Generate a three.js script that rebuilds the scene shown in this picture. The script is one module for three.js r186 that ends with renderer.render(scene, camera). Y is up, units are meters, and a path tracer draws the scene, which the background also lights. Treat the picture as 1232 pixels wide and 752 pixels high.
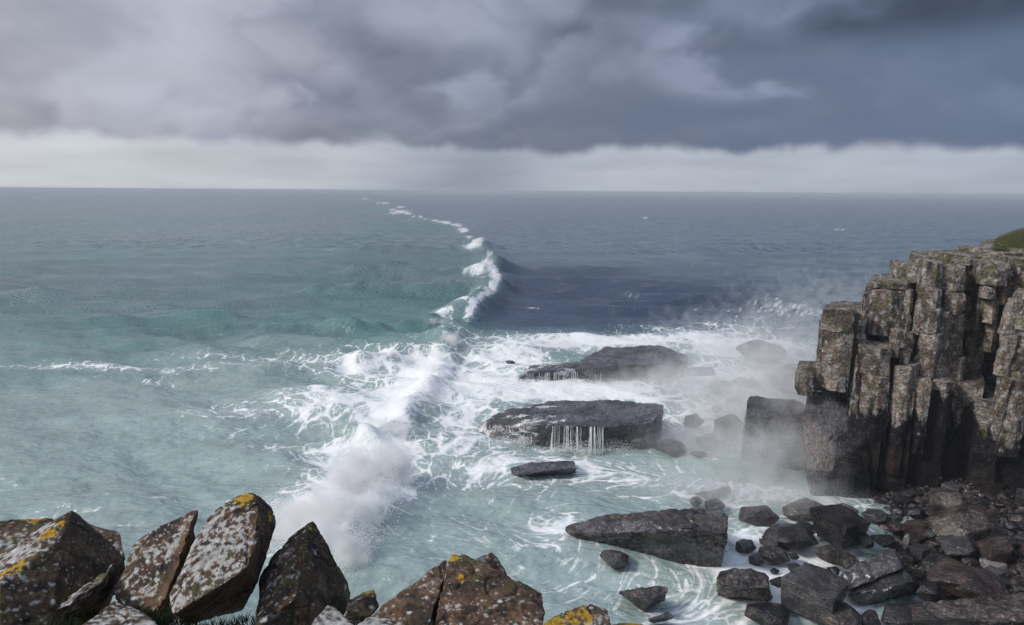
import * as THREE from 'three';
import { ImprovedNoise } from 'three/addons/math/ImprovedNoise.js';
import { ConvexHull } from 'three/addons/math/ConvexHull.js';
import { mergeGeometries } from 'three/addons/utils/BufferGeometryUtils.js';

// ------------------------------------------------------------------ camera, sky, sun, exposure
const scene = new THREE.Scene();
const camera = new THREE.PerspectiveCamera(49.22, 1232 / 752, 0.1, 60000);
camera.rotation.order = 'YXZ';
camera.position.set(0, 20, 0);
camera.rotation.set(-0.17608, 0, 0.00649);
scene.add(camera);

const renderer = new THREE.WebGLRenderer({ antialias: true });
renderer.setSize(1024, 625);
renderer.toneMapping = THREE.LinearToneMapping;
renderer.toneMappingExposure = 1.65;
renderer.shadowMap.enabled = true;
renderer.shadowMap.type = THREE.PCFSoftShadowMap;

const sun = new THREE.DirectionalLight(new THREE.Color(1, 0.96, 0.9), 1.5);
sun.position.set(-78, 62 + 8, -40 + 22);
sun.target.position.set(0, 8, -40);
sun.castShadow = true;
sun.shadow.radius = 22;
sun.shadow.mapSize.set(4096, 4096);
Object.assign(sun.shadow.camera, { left: -70, right: 70, top: 70, bottom: -70, near: 1, far: 260 });
scene.add(sun, sun.target);

// ------------------------------------------------------------------ noise
const perlin = new ImprovedNoise();
const N3 = (x, y, z) => perlin.noise(x, y, z);
const fbm = (x, y, z, o = 4) => { let s = 0, a = 0.5; for (let k = 0; k < o; k++) { s += a * N3(x, y, z); x = x * 2.03 + 17.1; y = y * 2.03 + 3.7; z = z * 2.03 + 9.2; a *= 0.5; } return s; };
const soft = (x, y, z, o, gain) => { let s = 0, a = 0.5; for (let k = 0; k < o; k++) { s += a * N3(x, y, z); x = x * 2.03 + 17.1; y = y * 2.03 + 3.7; z = z * 2.03 + 9.2; a *= gain; } return s; };
const clamp = (v, a = 0, b = 1) => v < a ? a : v > b ? b : v;
const step = (a, b, v) => { const t = clamp((v - a) / (b - a)); return t * t * (3 - 2 * t); };
const lerp = (a, b, t) => a + (b - a) * t;
const mix3 = (a, b, t) => [lerp(a[0], b[0], t), lerp(a[1], b[1], t), lerp(a[2], b[2], t)];
function rng(seed) { let s = seed >>> 0; return () => { s = (s + 0x6D2B79F5) >>> 0; let t = Math.imul(s ^ (s >>> 15), 1 | s); t = (t + Math.imul(t ^ (t >>> 7), 61 | t)) ^ t; return ((t ^ (t >>> 14)) >>> 0) / 4294967296; }; }
const hash = (i, j, k) => { let h = Math.imul(i, 374761393) ^ Math.imul(j, 668265263) ^ Math.imul(k, 1274126177); h = Math.imul(h ^ (h >>> 13), 1274126177); return ((h ^ (h >>> 16)) >>> 0) / 4294967296; };
function cells2(x, z, seed) {               // distances to the nearest and second nearest scattered point
  const i = Math.floor(x), j = Math.floor(z); let a = 9, b = 9;
  for (let m = -1; m < 2; m++) for (let n = -1; n < 2; n++) {
    const dx = i + m + hash(i + m, j + n, seed) - x, dz = j + n + hash(i + m, j + n, seed + 71) - z, d = dx * dx + dz * dz;
    if (d < a) { b = a; a = d; } else if (d < b) b = d;
  }
  return [Math.sqrt(a), Math.sqrt(b)];
}
function spot3(x, y, z, seed, fill) {       // scattered round patches: > 0 inside a patch
  const i = Math.floor(x), j = Math.floor(y), k = Math.floor(z); let best = -9;
  for (let a = -1; a < 2; a++) for (let b = -1; b < 2; b++) for (let c = -1; c < 2; c++) {
    const I = i + a, J = j + b, K = k + c;
    if (hash(I, J, K + seed) > fill) continue;
    const dx = I + hash(I, J, K + seed + 1) - x, dy = J + hash(I, J, K + seed + 2) - y, dz = K + hash(I, J, K + seed + 3) - z;
    best = Math.max(best, 0.16 + 0.34 * hash(I, J, K + seed + 4) - Math.sqrt(dx * dx + dy * dy + dz * dz));
  }
  return best;
}

// the overcast sky: a grey veil with banks of rain cloud in front of it, their ragged base a few degrees above the sea, all the way round
{
  const w = 3072, h = 1536, data = new Float32Array(w * h * 4), out = [0, 0, 0];
  const at = (az, e) => {                                     // az in degrees, -90 is straight ahead
    const r = az * Math.PI / 180, cx = Math.cos(r), cz = Math.sin(r), west = -cx;
    const E = 26 * Math.log(1 + e / 26);                      // cloud heads shrink less and less towards the zenith
    const wx = 0.5 * fbm(cx * 3 + 9, E * 0.16, cz * 3, 3), wz = 0.5 * fbm(cx * 3, E * 0.16 + 7, cz * 3 + 4, 3);
    const big = fbm(cx * 1.7 + 3.1, E * 0.05 + 1.7, cz * 1.7, 2);
    let v = 0.22 + 0.11 * west + 0.2 * big + 0.14 * fbm(cx * 4 + wx, E * 0.15 + wz, cz * 4, 4), blue = 0.6 - 0.5 * west - 0.4 * big;
    for (let k = 0; k < 4; k++) {                             // banks, far to near: each has its own edge, a paler head and a darker belly
      const s = 1.7 + 0.75 * k, sv = 0.085 + 0.028 * k, X = cx * s + 0.8 * wx + 11.3 * k, Z = cz * s + 0.8 * wz - 7.9 * k;
      const d = soft(X, E * sv + 2.2 * k + 0.4 * wz, Z, 6, 0.49), up = soft(X, (E + 2) * sv + 2.2 * k + 0.4 * wz, Z, 3, 0.44);
      const m = step(-0.05, 0.13, d + 0.05 * k * (0.5 - west) - 0.02), head = clamp(2.0 * (d - up) + 0.06, -0.35, 0.5);
      const tone = 0.15 + 0.10 * west - 0.016 * k + 0.22 * head + 0.16 * big;
      v = lerp(v, tone, 0.62 * m); blue = lerp(blue, 0.68 - 0.6 * west - 0.4 * head, 0.5 * m);
    }
    const rag = fbm(cx * 9, 2.2, cz * 9, 2), base = 3.25 + 0.45 * west + 1.2 * rag + 0.75 * fbm(cx * 26 + 2 * wx, e * 0.35, cz * 26, 5);
    const deck = step(base - 0.3, base + 0.55 + 0.8 * Math.max(0, rag + 0.1), e);
    v -= 0.06 * Math.exp(-Math.max(e - base, 0) / 2.6);      // rain-dark bellies
    v += 0.13 * step(13, 50, e) + 0.10 * step(40, 80, e);     // unseen cloud overhead, brightened to light the scene
    const least = lerp(0.118, 0.035, step(9.5, 12.5, e));
    v = least + 0.5 * (v - least + Math.sqrt((v - least) ** 2 + 0.002));
    const c = mix3([1.04, 1.0, 1.05], [0.64, 0.87, 1.33], clamp(blue)), strip = 0.315 + 0.085 * west + 0.10 * fbm(cx * 5, e * 0.55, cz * 5, 5);
    const shower = Math.exp(-(((az + 94 - 0.5 * e) / 8) ** 2)) * 0.30 + Math.exp(-(((az - 48) / 7) ** 2)) * 0.25 + Math.exp(-(((az - 140) / 6) ** 2)) * 0.25;
    const sc = mix3([0.86, 0.96, 1.14], [0.97, 1.0, 1.05], clamp(0.5 + 0.6 * west));
    for (let k = 0; k < 3; k++) out[k] = Math.max(0.03, lerp(strip * (1 - shower * [1.12, 1, 0.8][k]) * sc[k], v * c[k], deck));
  };
  const el = (j) => ((j + 0.5) / h - 0.5) * 180, fineTop = Math.round((0.5 + 19 / 180) * h), put = (o) => { data[o] = out[0]; data[o + 1] = out[1]; data[o + 2] = out[2]; data[o + 3] = 1; };
  data.fill(0.25, 0, 4 * w * (h / 2 - 8)); for (let k = 3; k < data.length; k += 4) data[k] = 1;
  for (let j = h / 2 - 8; j < fineTop; j++) for (let i = 0; i < w; i++) { at(((i + 0.5) / w - 0.5) * 360, Math.max(el(j), 0)); put(4 * (j * w + i)); }
  const Q = 8, cols = w / Q, rows = Math.ceil((h - fineTop) / Q) + 1, grid = new Float32Array(cols * rows * 3);        // high up, where only its light counts, an eighth as fine
  for (let b = 0; b < rows; b++) for (let a = 0; a < cols; a++) { at(((a * Q + 0.5) / w - 0.5) * 360, Math.min(el(fineTop + b * Q), 89.9)); grid.set(out, 3 * (b * cols + a)); }
  for (let j = fineTop; j < h; j++) { const bf = (j - fineTop) / Q, b = Math.floor(bf), tb = bf - b; for (let i = 0; i < w; i++) { const a = Math.floor(i / Q), ta = i / Q - a, a2 = (a + 1) % cols; for (let k = 0; k < 3; k++) out[k] = lerp(lerp(grid[3 * (b * cols + a) + k], grid[3 * (b * cols + a2) + k], ta), lerp(grid[3 * ((b + 1) * cols + a) + k], grid[3 * ((b + 1) * cols + a2) + k], ta), tb); put(4 * (j * w + i)); } }
  const t = new THREE.DataTexture(data, w, h, THREE.RGBAFormat, THREE.FloatType);
  t.mapping = THREE.EquirectangularReflectionMapping; t.magFilter = THREE.LinearFilter; t.minFilter = THREE.LinearFilter;
  t.wrapS = THREE.RepeatWrapping; t.needsUpdate = true;
  scene.background = t; scene.environment = t;
}
console.log('sky');

// ------------------------------------------------------------------ names, tags
const used = {};
const numbered = (n) => { const k = used[n] = (used[n] ?? -1) + 1; return k ? n + '_' + String(k).padStart(3, '0') : n; };
function obj(name, geo, mat, parent = scene) {
  const m = new THREE.Mesh(geo, mat);
  m.name = parent === scene ? numbered(name) : name;
  m.castShadow = m.receiveShadow = true;
  parent.add(m);
  return m;
}
function tag(o, label, category, group, kind) {
  Object.assign(o.userData, { label, category });
  if (group) o.userData.group = group;
  if (kind) o.userData.kind = kind;
  return o;
}
function group(name, x = 0, y = 0, z = 0) { const g = new THREE.Group(); g.name = numbered(name); g.position.set(x, y, z); scene.add(g); return g; }

// ------------------------------------------------------------------ textures for grain
function tile(n, fn, srgb) {
  const d = new Uint8Array(n * n * 4);
  for (let j = 0; j < n; j++) for (let i = 0; i < n; i++) { const v = fn(i / n, j / n), o = 4 * (j * n + i); d[o] = d[o + 1] = d[o + 2] = clamp(v) * 255; d[o + 3] = 255; }
  const t = new THREE.DataTexture(d, n, n, THREE.RGBAFormat); t.magFilter = t.minFilter = THREE.LinearFilter;
  t.wrapS = t.wrapT = THREE.RepeatWrapping; if (srgb) t.colorSpace = THREE.SRGBColorSpace; t.needsUpdate = true; return t;
}
const TAU = Math.PI * 2;
// noise that closes on itself: four shifted copies blended across the tile
const loop = (u, v, f, s, o = 4, fv = f) => { let t = 0, n = 0; for (const i of [0, 1]) for (const j of [0, 1]) { const a = i ? u : 1 - u, b = j ? v : 1 - v, w = a * a * (3 - 2 * a) * b * b * (3 - 2 * b); n += w * w; if (w > 0.002) t += w * fbm((u - i) * f + s, s * 1.7, (v - j) * fv, o); } return t / Math.sqrt(n); };
const grainColor = tile(512, (u, v) => 0.78 + 0.7 * loop(u, v, 22, 3.3, 5) + 0.35 * loop(u, v, 90, 8.1, 3), true);
const rockBump = tile(512, (u, v) => 0.5 + 0.75 * loop(u, v, 16, 1.3, 6) - 0.5 * Math.max(0, 0.06 - Math.abs(loop(u, v, 9, 6.3, 3))) * 5, false);
const rippleBump = tile(512, (u, v) => 0.5 + 0.9 * loop(u, v, 9, 2.2, 5, 20), false);
const rockMat = (rough, bump, extra = {}) => new THREE.MeshPhysicalMaterial({ color: 0xffffff, vertexColors: true, roughness: rough, map: grainColor, bumpMap: rockBump, bumpScale: bump, ...extra });
const M = {
  wetRock: rockMat(0.24, 0.028, { ior: 1.5 }),
  wetCliff: rockMat(0.6, 0.05, { specularIntensity: 0.45 }),
  boulder: rockMat(0.24, 0.035, { ior: 1.45 }),
  dryRock: rockMat(0.9, 0.07),
  lichenRock: new THREE.MeshStandardMaterial({ vertexColors: true, roughness: 0.92, bumpMap: rockBump, bumpScale: 0.008 }),
  shingle: rockMat(0.6, 0.06),
  foam: new THREE.MeshStandardMaterial({ color: new THREE.Color().setRGB(0.86, 0.88, 0.88), roughness: 0.8 }),
  fall: new THREE.MeshStandardMaterial({ color: new THREE.Color().setRGB(0.80, 0.83, 0.84), roughness: 0.45 }),
  drop: new THREE.MeshPhysicalMaterial({ color: new THREE.Color().setRGB(0.99, 0.99, 0.99), roughness: 1, transmission: 0.96, thickness: 0, side: THREE.DoubleSide }),
  grass: new THREE.MeshStandardMaterial({ color: 0xffffff, roughness: 0.9, side: THREE.DoubleSide }),
  turf: new THREE.MeshStandardMaterial({ vertexColors: true, roughness: 1 }),
};

// ------------------------------------------------------------------ rocks: a faceted body, rounded at its edges, weathered by noise
// opt: pts (corner points of the body) or planes; n grid per side, q edge sharpness, disp(x, y, z) metres, color(x, y, z, nx, ny, nz)
const FACES = [[[1, 0, 0], [0, 0, -1], [0, 1, 0]], [[-1, 0, 0], [0, 0, 1], [0, 1, 0]], [[0, 1, 0], [1, 0, 0], [0, 0, -1]], [[0, -1, 0], [1, 0, 0], [0, 0, 1]], [[0, 0, 1], [1, 0, 0], [0, 1, 0]], [[0, 0, -1], [-1, 0, 0], [0, 1, 0]]];
function rockGeo(opt) {
  const n = opt.n, q = opt.q ?? 20, uvScale = opt.uv ?? 0.5;
  let planes = opt.planes, c = opt.center, s = opt.scale;
  if (opt.pts) {
    const P = opt.pts.map((p) => new THREE.Vector3(...p));
    const bb = new THREE.Box3().setFromPoints(P), ctr = new THREE.Vector3();
    for (const p of P) ctr.addScaledVector(p, 1 / P.length);
    const hull = new ConvexHull().setFromPoints(P); planes = [];
    for (const f of hull.faces) {
      const h = f.constant - f.normal.dot(ctr);
      if (h > 1e-4 && !planes.some((k) => k[0] * f.normal.x + k[1] * f.normal.y + k[2] * f.normal.z > 0.995)) planes.push([f.normal.x, f.normal.y, f.normal.z, h]);
    }
    c = [ctr.x, ctr.y, ctr.z]; const sz = bb.getSize(new THREE.Vector3()); s = [sz.x, sz.y, sz.z];
  }
  const V = (n + 1) * (n + 1), pos = new Float32Array(V * 18), uv = new Float32Array(V * 12), col = new Float32Array(V * 18), nor = new Float32Array(V * 18), idx = new Uint32Array(n * n * 36);
  const seam = new Map(), keys = new Array(V * 6);
  let v = 0, t = 0;
  FACES.forEach(([A, U, W], fi) => {
    for (let j = 0; j <= n; j++) for (let i = 0; i <= n; i++, v++) {
      const a = Math.tan((i / n - 0.5) * Math.PI / 2), b = Math.tan((j / n - 0.5) * Math.PI / 2);
      let dx = A[0] + a * U[0] + b * W[0], dy = A[1] + a * U[1] + b * W[1], dz = A[2] + a * U[2] + b * W[2];
      const l = 1 / Math.hypot(dx, dy, dz); dx *= l; dy *= l; dz *= l;
      if (i === 0 || j === 0 || i === n || j === n) keys[v] = `${Math.round(dx * 1e5)},${Math.round(dy * 1e5)},${Math.round(dz * 1e5)}`;
      dx *= s[0]; dy *= s[1]; dz *= s[2];
      let sum = 0, gx = 0, gy = 0, gz = 0;
      for (const p of planes) {
        const r = (p[0] * dx + p[1] * dy + p[2] * dz) / p[3];
        if (r > 0) { const w = Math.pow(r, q - 1); sum += w * r; gx += w * p[0] / p[3]; gy += w * p[1] / p[3]; gz += w * p[2] / p[3]; }
      }
      const k = Math.pow(sum, -1 / q), gl = 1 / Math.hypot(gx, gy, gz);
      gx *= gl; gy *= gl; gz *= gl;
      let x = c[0] + dx * k, y = c[1] + dy * k, z = c[2] + dz * k;
      if (opt.disp) { const d = opt.disp(x, y, z, gx, gy, gz); x += gx * d; y += gy * d; z += gz * d; }
      pos[3 * v] = x; pos[3 * v + 1] = y; pos[3 * v + 2] = z;
      const m = fi >> 1;
      uv[2 * v] = (m === 0 ? z : x) * uvScale; uv[2 * v + 1] = (m === 1 ? z : y) * uvScale;
      nor[3 * v] = gx; nor[3 * v + 1] = gy; nor[3 * v + 2] = gz;
    }
    const o = fi * V;
    for (let j = 0; j < n; j++) for (let i = 0; i < n; i++) {
      const p = o + j * (n + 1) + i;
      idx[t++] = p; idx[t++] = p + 1; idx[t++] = p + n + 2; idx[t++] = p; idx[t++] = p + n + 2; idx[t++] = p + n + 1;
    }
  });
  if (opt.color) for (let k = 0; k < v; k++) { const e = opt.color(pos[3 * k], pos[3 * k + 1], pos[3 * k + 2], nor[3 * k], nor[3 * k + 1], nor[3 * k + 2]); col[3 * k] = e[0]; col[3 * k + 1] = e[1]; col[3 * k + 2] = e[2]; }
  nor.fill(0);
  for (let k = 0; k < t; k += 3) {
    const a = 3 * idx[k], b = 3 * idx[k + 1], e = 3 * idx[k + 2];
    const ux = pos[b] - pos[a], uy = pos[b + 1] - pos[a + 1], uz = pos[b + 2] - pos[a + 2], wx = pos[e] - pos[a], wy = pos[e + 1] - pos[a + 1], wz = pos[e + 2] - pos[a + 2];
    const nx = uy * wz - uz * wy, ny = uz * wx - ux * wz, nz = ux * wy - uy * wx;
    for (const g of [a, b, e]) { nor[g] += nx; nor[g + 1] += ny; nor[g + 2] += nz; }
  }
  for (let k = 0; k < v; k++) if (keys[k]) { let e = seam.get(keys[k]); if (!e) seam.set(keys[k], e = [0, 0, 0]); e[0] += nor[3 * k]; e[1] += nor[3 * k + 1]; e[2] += nor[3 * k + 2]; }
  for (let k = 0; k < v; k++) { if (keys[k]) nor.set(seam.get(keys[k]), 3 * k); const l = Math.hypot(nor[3 * k], nor[3 * k + 1], nor[3 * k + 2]) || 1; nor[3 * k] /= l; nor[3 * k + 1] /= l; nor[3 * k + 2] /= l; }
  const g = new THREE.BufferGeometry();
  g.setAttribute('position', new THREE.BufferAttribute(pos, 3)); g.setAttribute('normal', new THREE.BufferAttribute(nor, 3));
  g.setAttribute('uv', new THREE.BufferAttribute(uv, 2)); if (opt.color) g.setAttribute('color', new THREE.BufferAttribute(col, 3));
  g.setIndex(new THREE.BufferAttribute(idx, 1));
  return g;
}
// the same for angular stone: the body's own faces, split until they are as fine as `res`, so that edges stay edges; worn a little along them
function facetGeo(opt) {
  const P = opt.pts.map((p) => new THREE.Vector3(...p)), res = opt.res, q0 = opt.q ?? 60, uvScale = opt.uv ?? 0.45;
  const c = new THREE.Vector3(); for (const p of P) c.addScaledVector(p, 1 / P.length);
  const hull = new ConvexHull().setFromPoints(P), planes = [], vid = new Map(), pos = [];
  let tris = [];
  const vert = (p) => { let k = vid.get(p); if (k === undefined) { k = pos.length / 3; pos.push(p.x, p.y, p.z); vid.set(p, k); } return k; };
  for (const f of hull.faces) {
    const h = f.constant - f.normal.dot(c); if (h < 1e-4) continue;
    let g = planes.findIndex((k) => k[0] * f.normal.x + k[1] * f.normal.y + k[2] * f.normal.z > 0.93);
    if (g < 0) { g = planes.length; planes.push([f.normal.x, f.normal.y, f.normal.z, h]); }
    const v = []; let e = f.edge; do { v.push(vert(e.head().point)); e = e.next; } while (e !== f.edge);
    for (let k = 2; k < v.length; k++) tris.push(v[0], v[k - 1], v[k], g);
  }
  for (let pass = 0; pass < 14; pass++) {
    const mid = new Map(), next = []; let cut = false;
    const half = (a, b) => {
      const dx = pos[3 * a] - pos[3 * b], dy = pos[3 * a + 1] - pos[3 * b + 1], dz = pos[3 * a + 2] - pos[3 * b + 2];
      if (dx * dx + dy * dy + dz * dz < res * res) return -1;
      const key = a < b ? a * 4194304 + b : b * 4194304 + a; let m = mid.get(key);
      if (m === undefined) { m = pos.length / 3; pos.push((pos[3 * a] + pos[3 * b]) / 2, (pos[3 * a + 1] + pos[3 * b + 1]) / 2, (pos[3 * a + 2] + pos[3 * b + 2]) / 2); mid.set(key, m); }
      return m;
    };
    for (let k = 0; k < tris.length; k += 4) {
      let a = tris[k], b = tris[k + 1], d = tris[k + 2]; const g = tris[k + 3];
      let ab = half(a, b), bd = half(b, d), da = half(d, a); const n = (ab >= 0) + (bd >= 0) + (da >= 0);
      if (!n) { next.push(a, b, d, g); continue; }
      cut = true;
      if (n === 3) { next.push(a, ab, da, g, ab, b, bd, g, da, bd, d, g, ab, bd, da, g); continue; }
      if (n === 1) { while (ab < 0) { [a, b, d] = [b, d, a]; [ab, bd, da] = [bd, da, ab]; } next.push(a, ab, d, g, ab, b, d, g); continue; }
      while (da >= 0) { [a, b, d] = [b, d, a]; [ab, bd, da] = [bd, da, ab]; }
      next.push(ab, b, bd, g, a, ab, bd, g, a, bd, d, g);
    }
    tris = next; if (!cut) break;
  }
  const V = pos.length / 3, col = opt.color ? new Float32Array(V * 3) : null;
  for (let k = 0; k < V; k++) {
    let x = pos[3 * k] - c.x, y = pos[3 * k + 1] - c.y, z = pos[3 * k + 2] - c.z, sum = 0, gx = 0, gy = 0, gz = 0;
    const q = q0 * (1 + 1.1 * N3(pos[3 * k] * 2.2 / (res * 12), pos[3 * k + 1] * 2.2 / (res * 12), pos[3 * k + 2] * 2.2 / (res * 12)));
    for (const p of planes) { const r = (p[0] * x + p[1] * y + p[2] * z) / p[3]; if (r > 0.2) { const w = Math.pow(r, q - 1); sum += w * r; gx += w * p[0] / p[3]; gy += w * p[1] / p[3]; gz += w * p[2] / p[3]; } }
    const f = Math.min(1, Math.pow(sum, -1 / q)), gl = 1 / Math.hypot(gx, gy, gz); gx *= gl; gy *= gl; gz *= gl;
    x = c.x + x * f; y = c.y + y * f; z = c.z + z * f;
    if (opt.disp) { const d = opt.disp(x, y, z, gx, gy, gz); x += gx * d; y += gy * d; z += gz * d; }
    pos[3 * k] = x; pos[3 * k + 1] = y; pos[3 * k + 2] = z;
    if (col) { const e = opt.color(x, y, z, gx, gy, gz); col[3 * k] = e[0]; col[3 * k + 1] = e[1]; col[3 * k + 2] = e[2]; }
  }
  const own = new Map(), src = [], grp = [], nor = [], idx = new Uint32Array(tris.length / 4 * 3); let t = 0;
  for (let k = 0; k < tris.length; k += 4) {
    const i = [0, 0, 0], g = tris[k + 3];
    for (let m = 0; m < 3; m++) { const key = tris[k + m] * 64 + g; let e = own.get(key); if (e === undefined) { e = src.length; own.set(key, e); src.push(tris[k + m]); grp.push(g); nor.push(0, 0, 0); } i[m] = e; idx[t++] = e; }
    const a = 3 * tris[k], b = 3 * tris[k + 1], d = 3 * tris[k + 2], ux = pos[b] - pos[a], uy = pos[b + 1] - pos[a + 1], uz = pos[b + 2] - pos[a + 2], wx = pos[d] - pos[a], wy = pos[d + 1] - pos[a + 1], wz = pos[d + 2] - pos[a + 2];
    const nx = uy * wz - uz * wy, ny = uz * wx - ux * wz, nz = ux * wy - uy * wx;
    for (const e of i) { nor[3 * e] += nx; nor[3 * e + 1] += ny; nor[3 * e + 2] += nz; }
  }
  const N = src.length, pp = new Float32Array(N * 3), nn = new Float32Array(N * 3), uv = new Float32Array(N * 2), cc = col ? new Float32Array(N * 3) : null;
  for (let k = 0; k < N; k++) {
    const v = 3 * src[k], pl = planes[grp[k]], l = 1 / (Math.hypot(nor[3 * k], nor[3 * k + 1], nor[3 * k + 2]) || 1), ax = Math.abs(pl[0]), ay = Math.abs(pl[1]), az = Math.abs(pl[2]);
    for (let m = 0; m < 3; m++) { pp[3 * k + m] = pos[v + m]; nn[3 * k + m] = nor[3 * k + m] * l; if (cc) cc[3 * k + m] = col[v + m]; }
    uv[2 * k] = (ax > ay && ax > az ? pos[v + 2] : pos[v]) * uvScale; uv[2 * k + 1] = (ay >= ax && ay >= az ? pos[v + 2] : pos[v + 1]) * uvScale;
  }
  const g = new THREE.BufferGeometry();
  g.setAttribute('position', new THREE.BufferAttribute(pp, 3)); g.setAttribute('normal', new THREE.BufferAttribute(nn, 3)); g.setAttribute('uv', new THREE.BufferAttribute(uv, 2));
  if (cc) g.setAttribute('color', new THREE.BufferAttribute(cc, 3)); g.setIndex(new THREE.BufferAttribute(idx, 1));
  return g;
}

// ------------------------------------------------------------------ the sea: swell, breakers, foam on one sheet out to the horizon
const foamPatches = [                       // x, z, half width, half depth (metres), how much foam lies there
  [13.4, -89.9, 16.9, 4.6, 1], [-0.6, -81.1, 6.1, 8.5, 0.85], [-3.6, -70.0, 6.2, 9.7, 0.85], [6.3, -66.6, 10.1, 4.1, 1.1], [2.1, -65.9, 7.5, 2.9, 0.9], [29.3, -88.8, 10.1, 9.2, 0.85], [23.7, -74.0, 5.6, 7.2, 0.8],
  [18.5, -59.5, 4.6, 7.1, 0.75], [-4.1, -57.9, 3.7, 6.8, 0.7], [-0.3, -47.8, 6.8, 4.1, 0.55], [-3.6, -51.0, 3.9, 5.3, 0.5], [8.6, -45.7, 5.3, 3.7, 0.45], [4.6, -47.8, 3.1, 2.5, 0.8], [2.5, -37.8, 2.2, 2.6, 0.7],
  [1.4, -42.2, 3.3, 2.5, 0.3], [12.9, -33.4, 3.1, 3.3, 0.95], [9.1, -30.1, 3.6, 1.5, 0.72], [16.3, -37.0, 4.4, 2.9, 0.92], [19.9, -41.9, 3.8, 1.5, 0.75], [14.6, -42.4, 3.3, 2.3, 0.6], [16.1, -31.2, 2.5, 2.1, 0.9], [18.9, -33.5, 2.7, 2.4, 0.8],
  [-21.5, -77.7, 6.8, 3.5, 0.62], [-32.2, -79.0, 7.8, 1.6, 0.42], [-44.0, -75.2, 11.2, 1.5, 0.62], [-55.6, -75.6, 5.6, 1.5, 0.3], [-38.8, -70.8, 6.2, 1.6, 0.3], [-24.5, -59.4, 4.1, 2.8, 0.6], [-16.6, -60.7, 4.0, 3.9, 0.9], [-19.0, -63.8, 4.8, 2.1, 0.6], [-13.8, -50.0, 3.8, 2.7, 0.75], [-18.2, -51.6, 3.3, 1.4, 0.35],
  [-13.3, -44.6, 2.3, 1.4, 0.6], [-13.9, -42.0, 2.7, 0.7, 0.4], [-21.9, -54.4, 4.8, 1.2, 0.3], [-3.2, -37.7, 3.5, 4.1, 0.22], [-0.6, -32.5, 3.5, 2.3, 0.26], [3.7, -31.8, 2.5, 2.2, 0.42], [6.9, -33.3, 4.0, 1.9, 0.4],
  [-9.9, -74.9, 3.8, 7.3, 1.1], [-10.2, -66.8, 3.8, 7.7, 1.15], [-10.9, -58.9, 3.0, 4.6, 1.1], [-16.4, -76.6, 5.7, 5.3, 0.8], [-14.8, -66.7, 5.0, 4.1, 0.8], [-10.4, -50.9, 3.3, 4.2, 0.9], [-10.4, -44.7, 3.2, 4.1, 1.25], [-10.8, -39.5, 2.9, 3.7, 1.25], [-10.7, -36.2, 2.2, 2.2, 1.1],
  [-22.3, -41.3, 4.8, 0.3, 0.36], [-25.9, -39.3, 3.6, 0.3, 0.3], [-22.3, -37.5, 2.9, 0.2, 0.36],
  [48.5, -117.5, 7.4, 8.7, 0.55], [35.3, -117.0, 5.8, 3.4, 0.4], [35.4, -100.2, 7.6, 5.1, 0.5], [24.9, -98.0, 8.6, 3.0, 0.55], [2.8, -93.3, 7.0, 2.2, 0.55], [23.5, -132.9, 4.9, 2.2, 0.25],
  [-25.8, -143.7, 5.6, 2.0, 0.75], [-17.2, -145.4, 4.6, 2.6, 0.65], [-9.9, -143.2, 3.9, 3.8, 0.8],
];
const caps = [                              // the tumbling ends of the swells along the line where pale water meets dark
  [-5.1, -143.4, 2.3, 7.7, 1.3], [-8.0, -166.9, 2.9, 6.9, 1.3], [-6.8, -182.0, 1.6, 10.2, 1.3], [-13.0, -240.6, 3.2, 12.7, 1.3], [-14.2, -281.8, 2.0, 7.2, 1.2], [-8.2, -110.5, 1.2, 3.8, 1.3], [-11.1, -104.6, 1.6, 2.1, 1.1], [-6.5, -128.4, 1.1, 4.1, 1.1], [-12.8, -136.9, 1.5, 2.3, 0.9],
  [-34.4, -414.3, 2.5, 11.3, 1.2], [-26.4, -353.1, 2.1, 7.5, 1.1], [-60.6, -498.3, 3.0, 8.9, 1], [-73.2, -528.4, 3.7, 8.4, 1], [-104.4, -623.9, 6.5, 37.3, 1.1], [-137.1, -844.6, 3.9, 25.5, 1.1], [-205.8, -1119.1, 7.5, 37.2, 1.1], [-343.7, -1654.0, 10.6, 56.8, 1.1], [-127.7, -731.8, 3.4, 22.4, 1], [-61.8, -233.3, 2.5, 3.0, 1],
  [-43.6, -446.7, 3.2, 6.0, 1], [-83.1, -136.1, 1.1, 1.2, 0.9], [3.4, -115.8, 1.0, 0.7, 0.7], [240.8, -822.0, 5.3, 16.1, 0.8], [103.5, -541.7, 2.7, 7.0, 0.8], [131.5, -290.2, 1.8, 2.5, 0.8], [9.8, -93.5, 1.2, 0.8, 0.6], [183.5, -385.5, 2.5, 4.5, 0.8],
];
const waveLine = { p: [[-8.0, -94.6], [-4.6, -118.9], [-3.1, -137.4], [-5.2, -176.2], [-10.3, -244.4], [-30.9, -394.9], [-92.2, -603.2], [-350.7, -1649.8]] };
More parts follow.
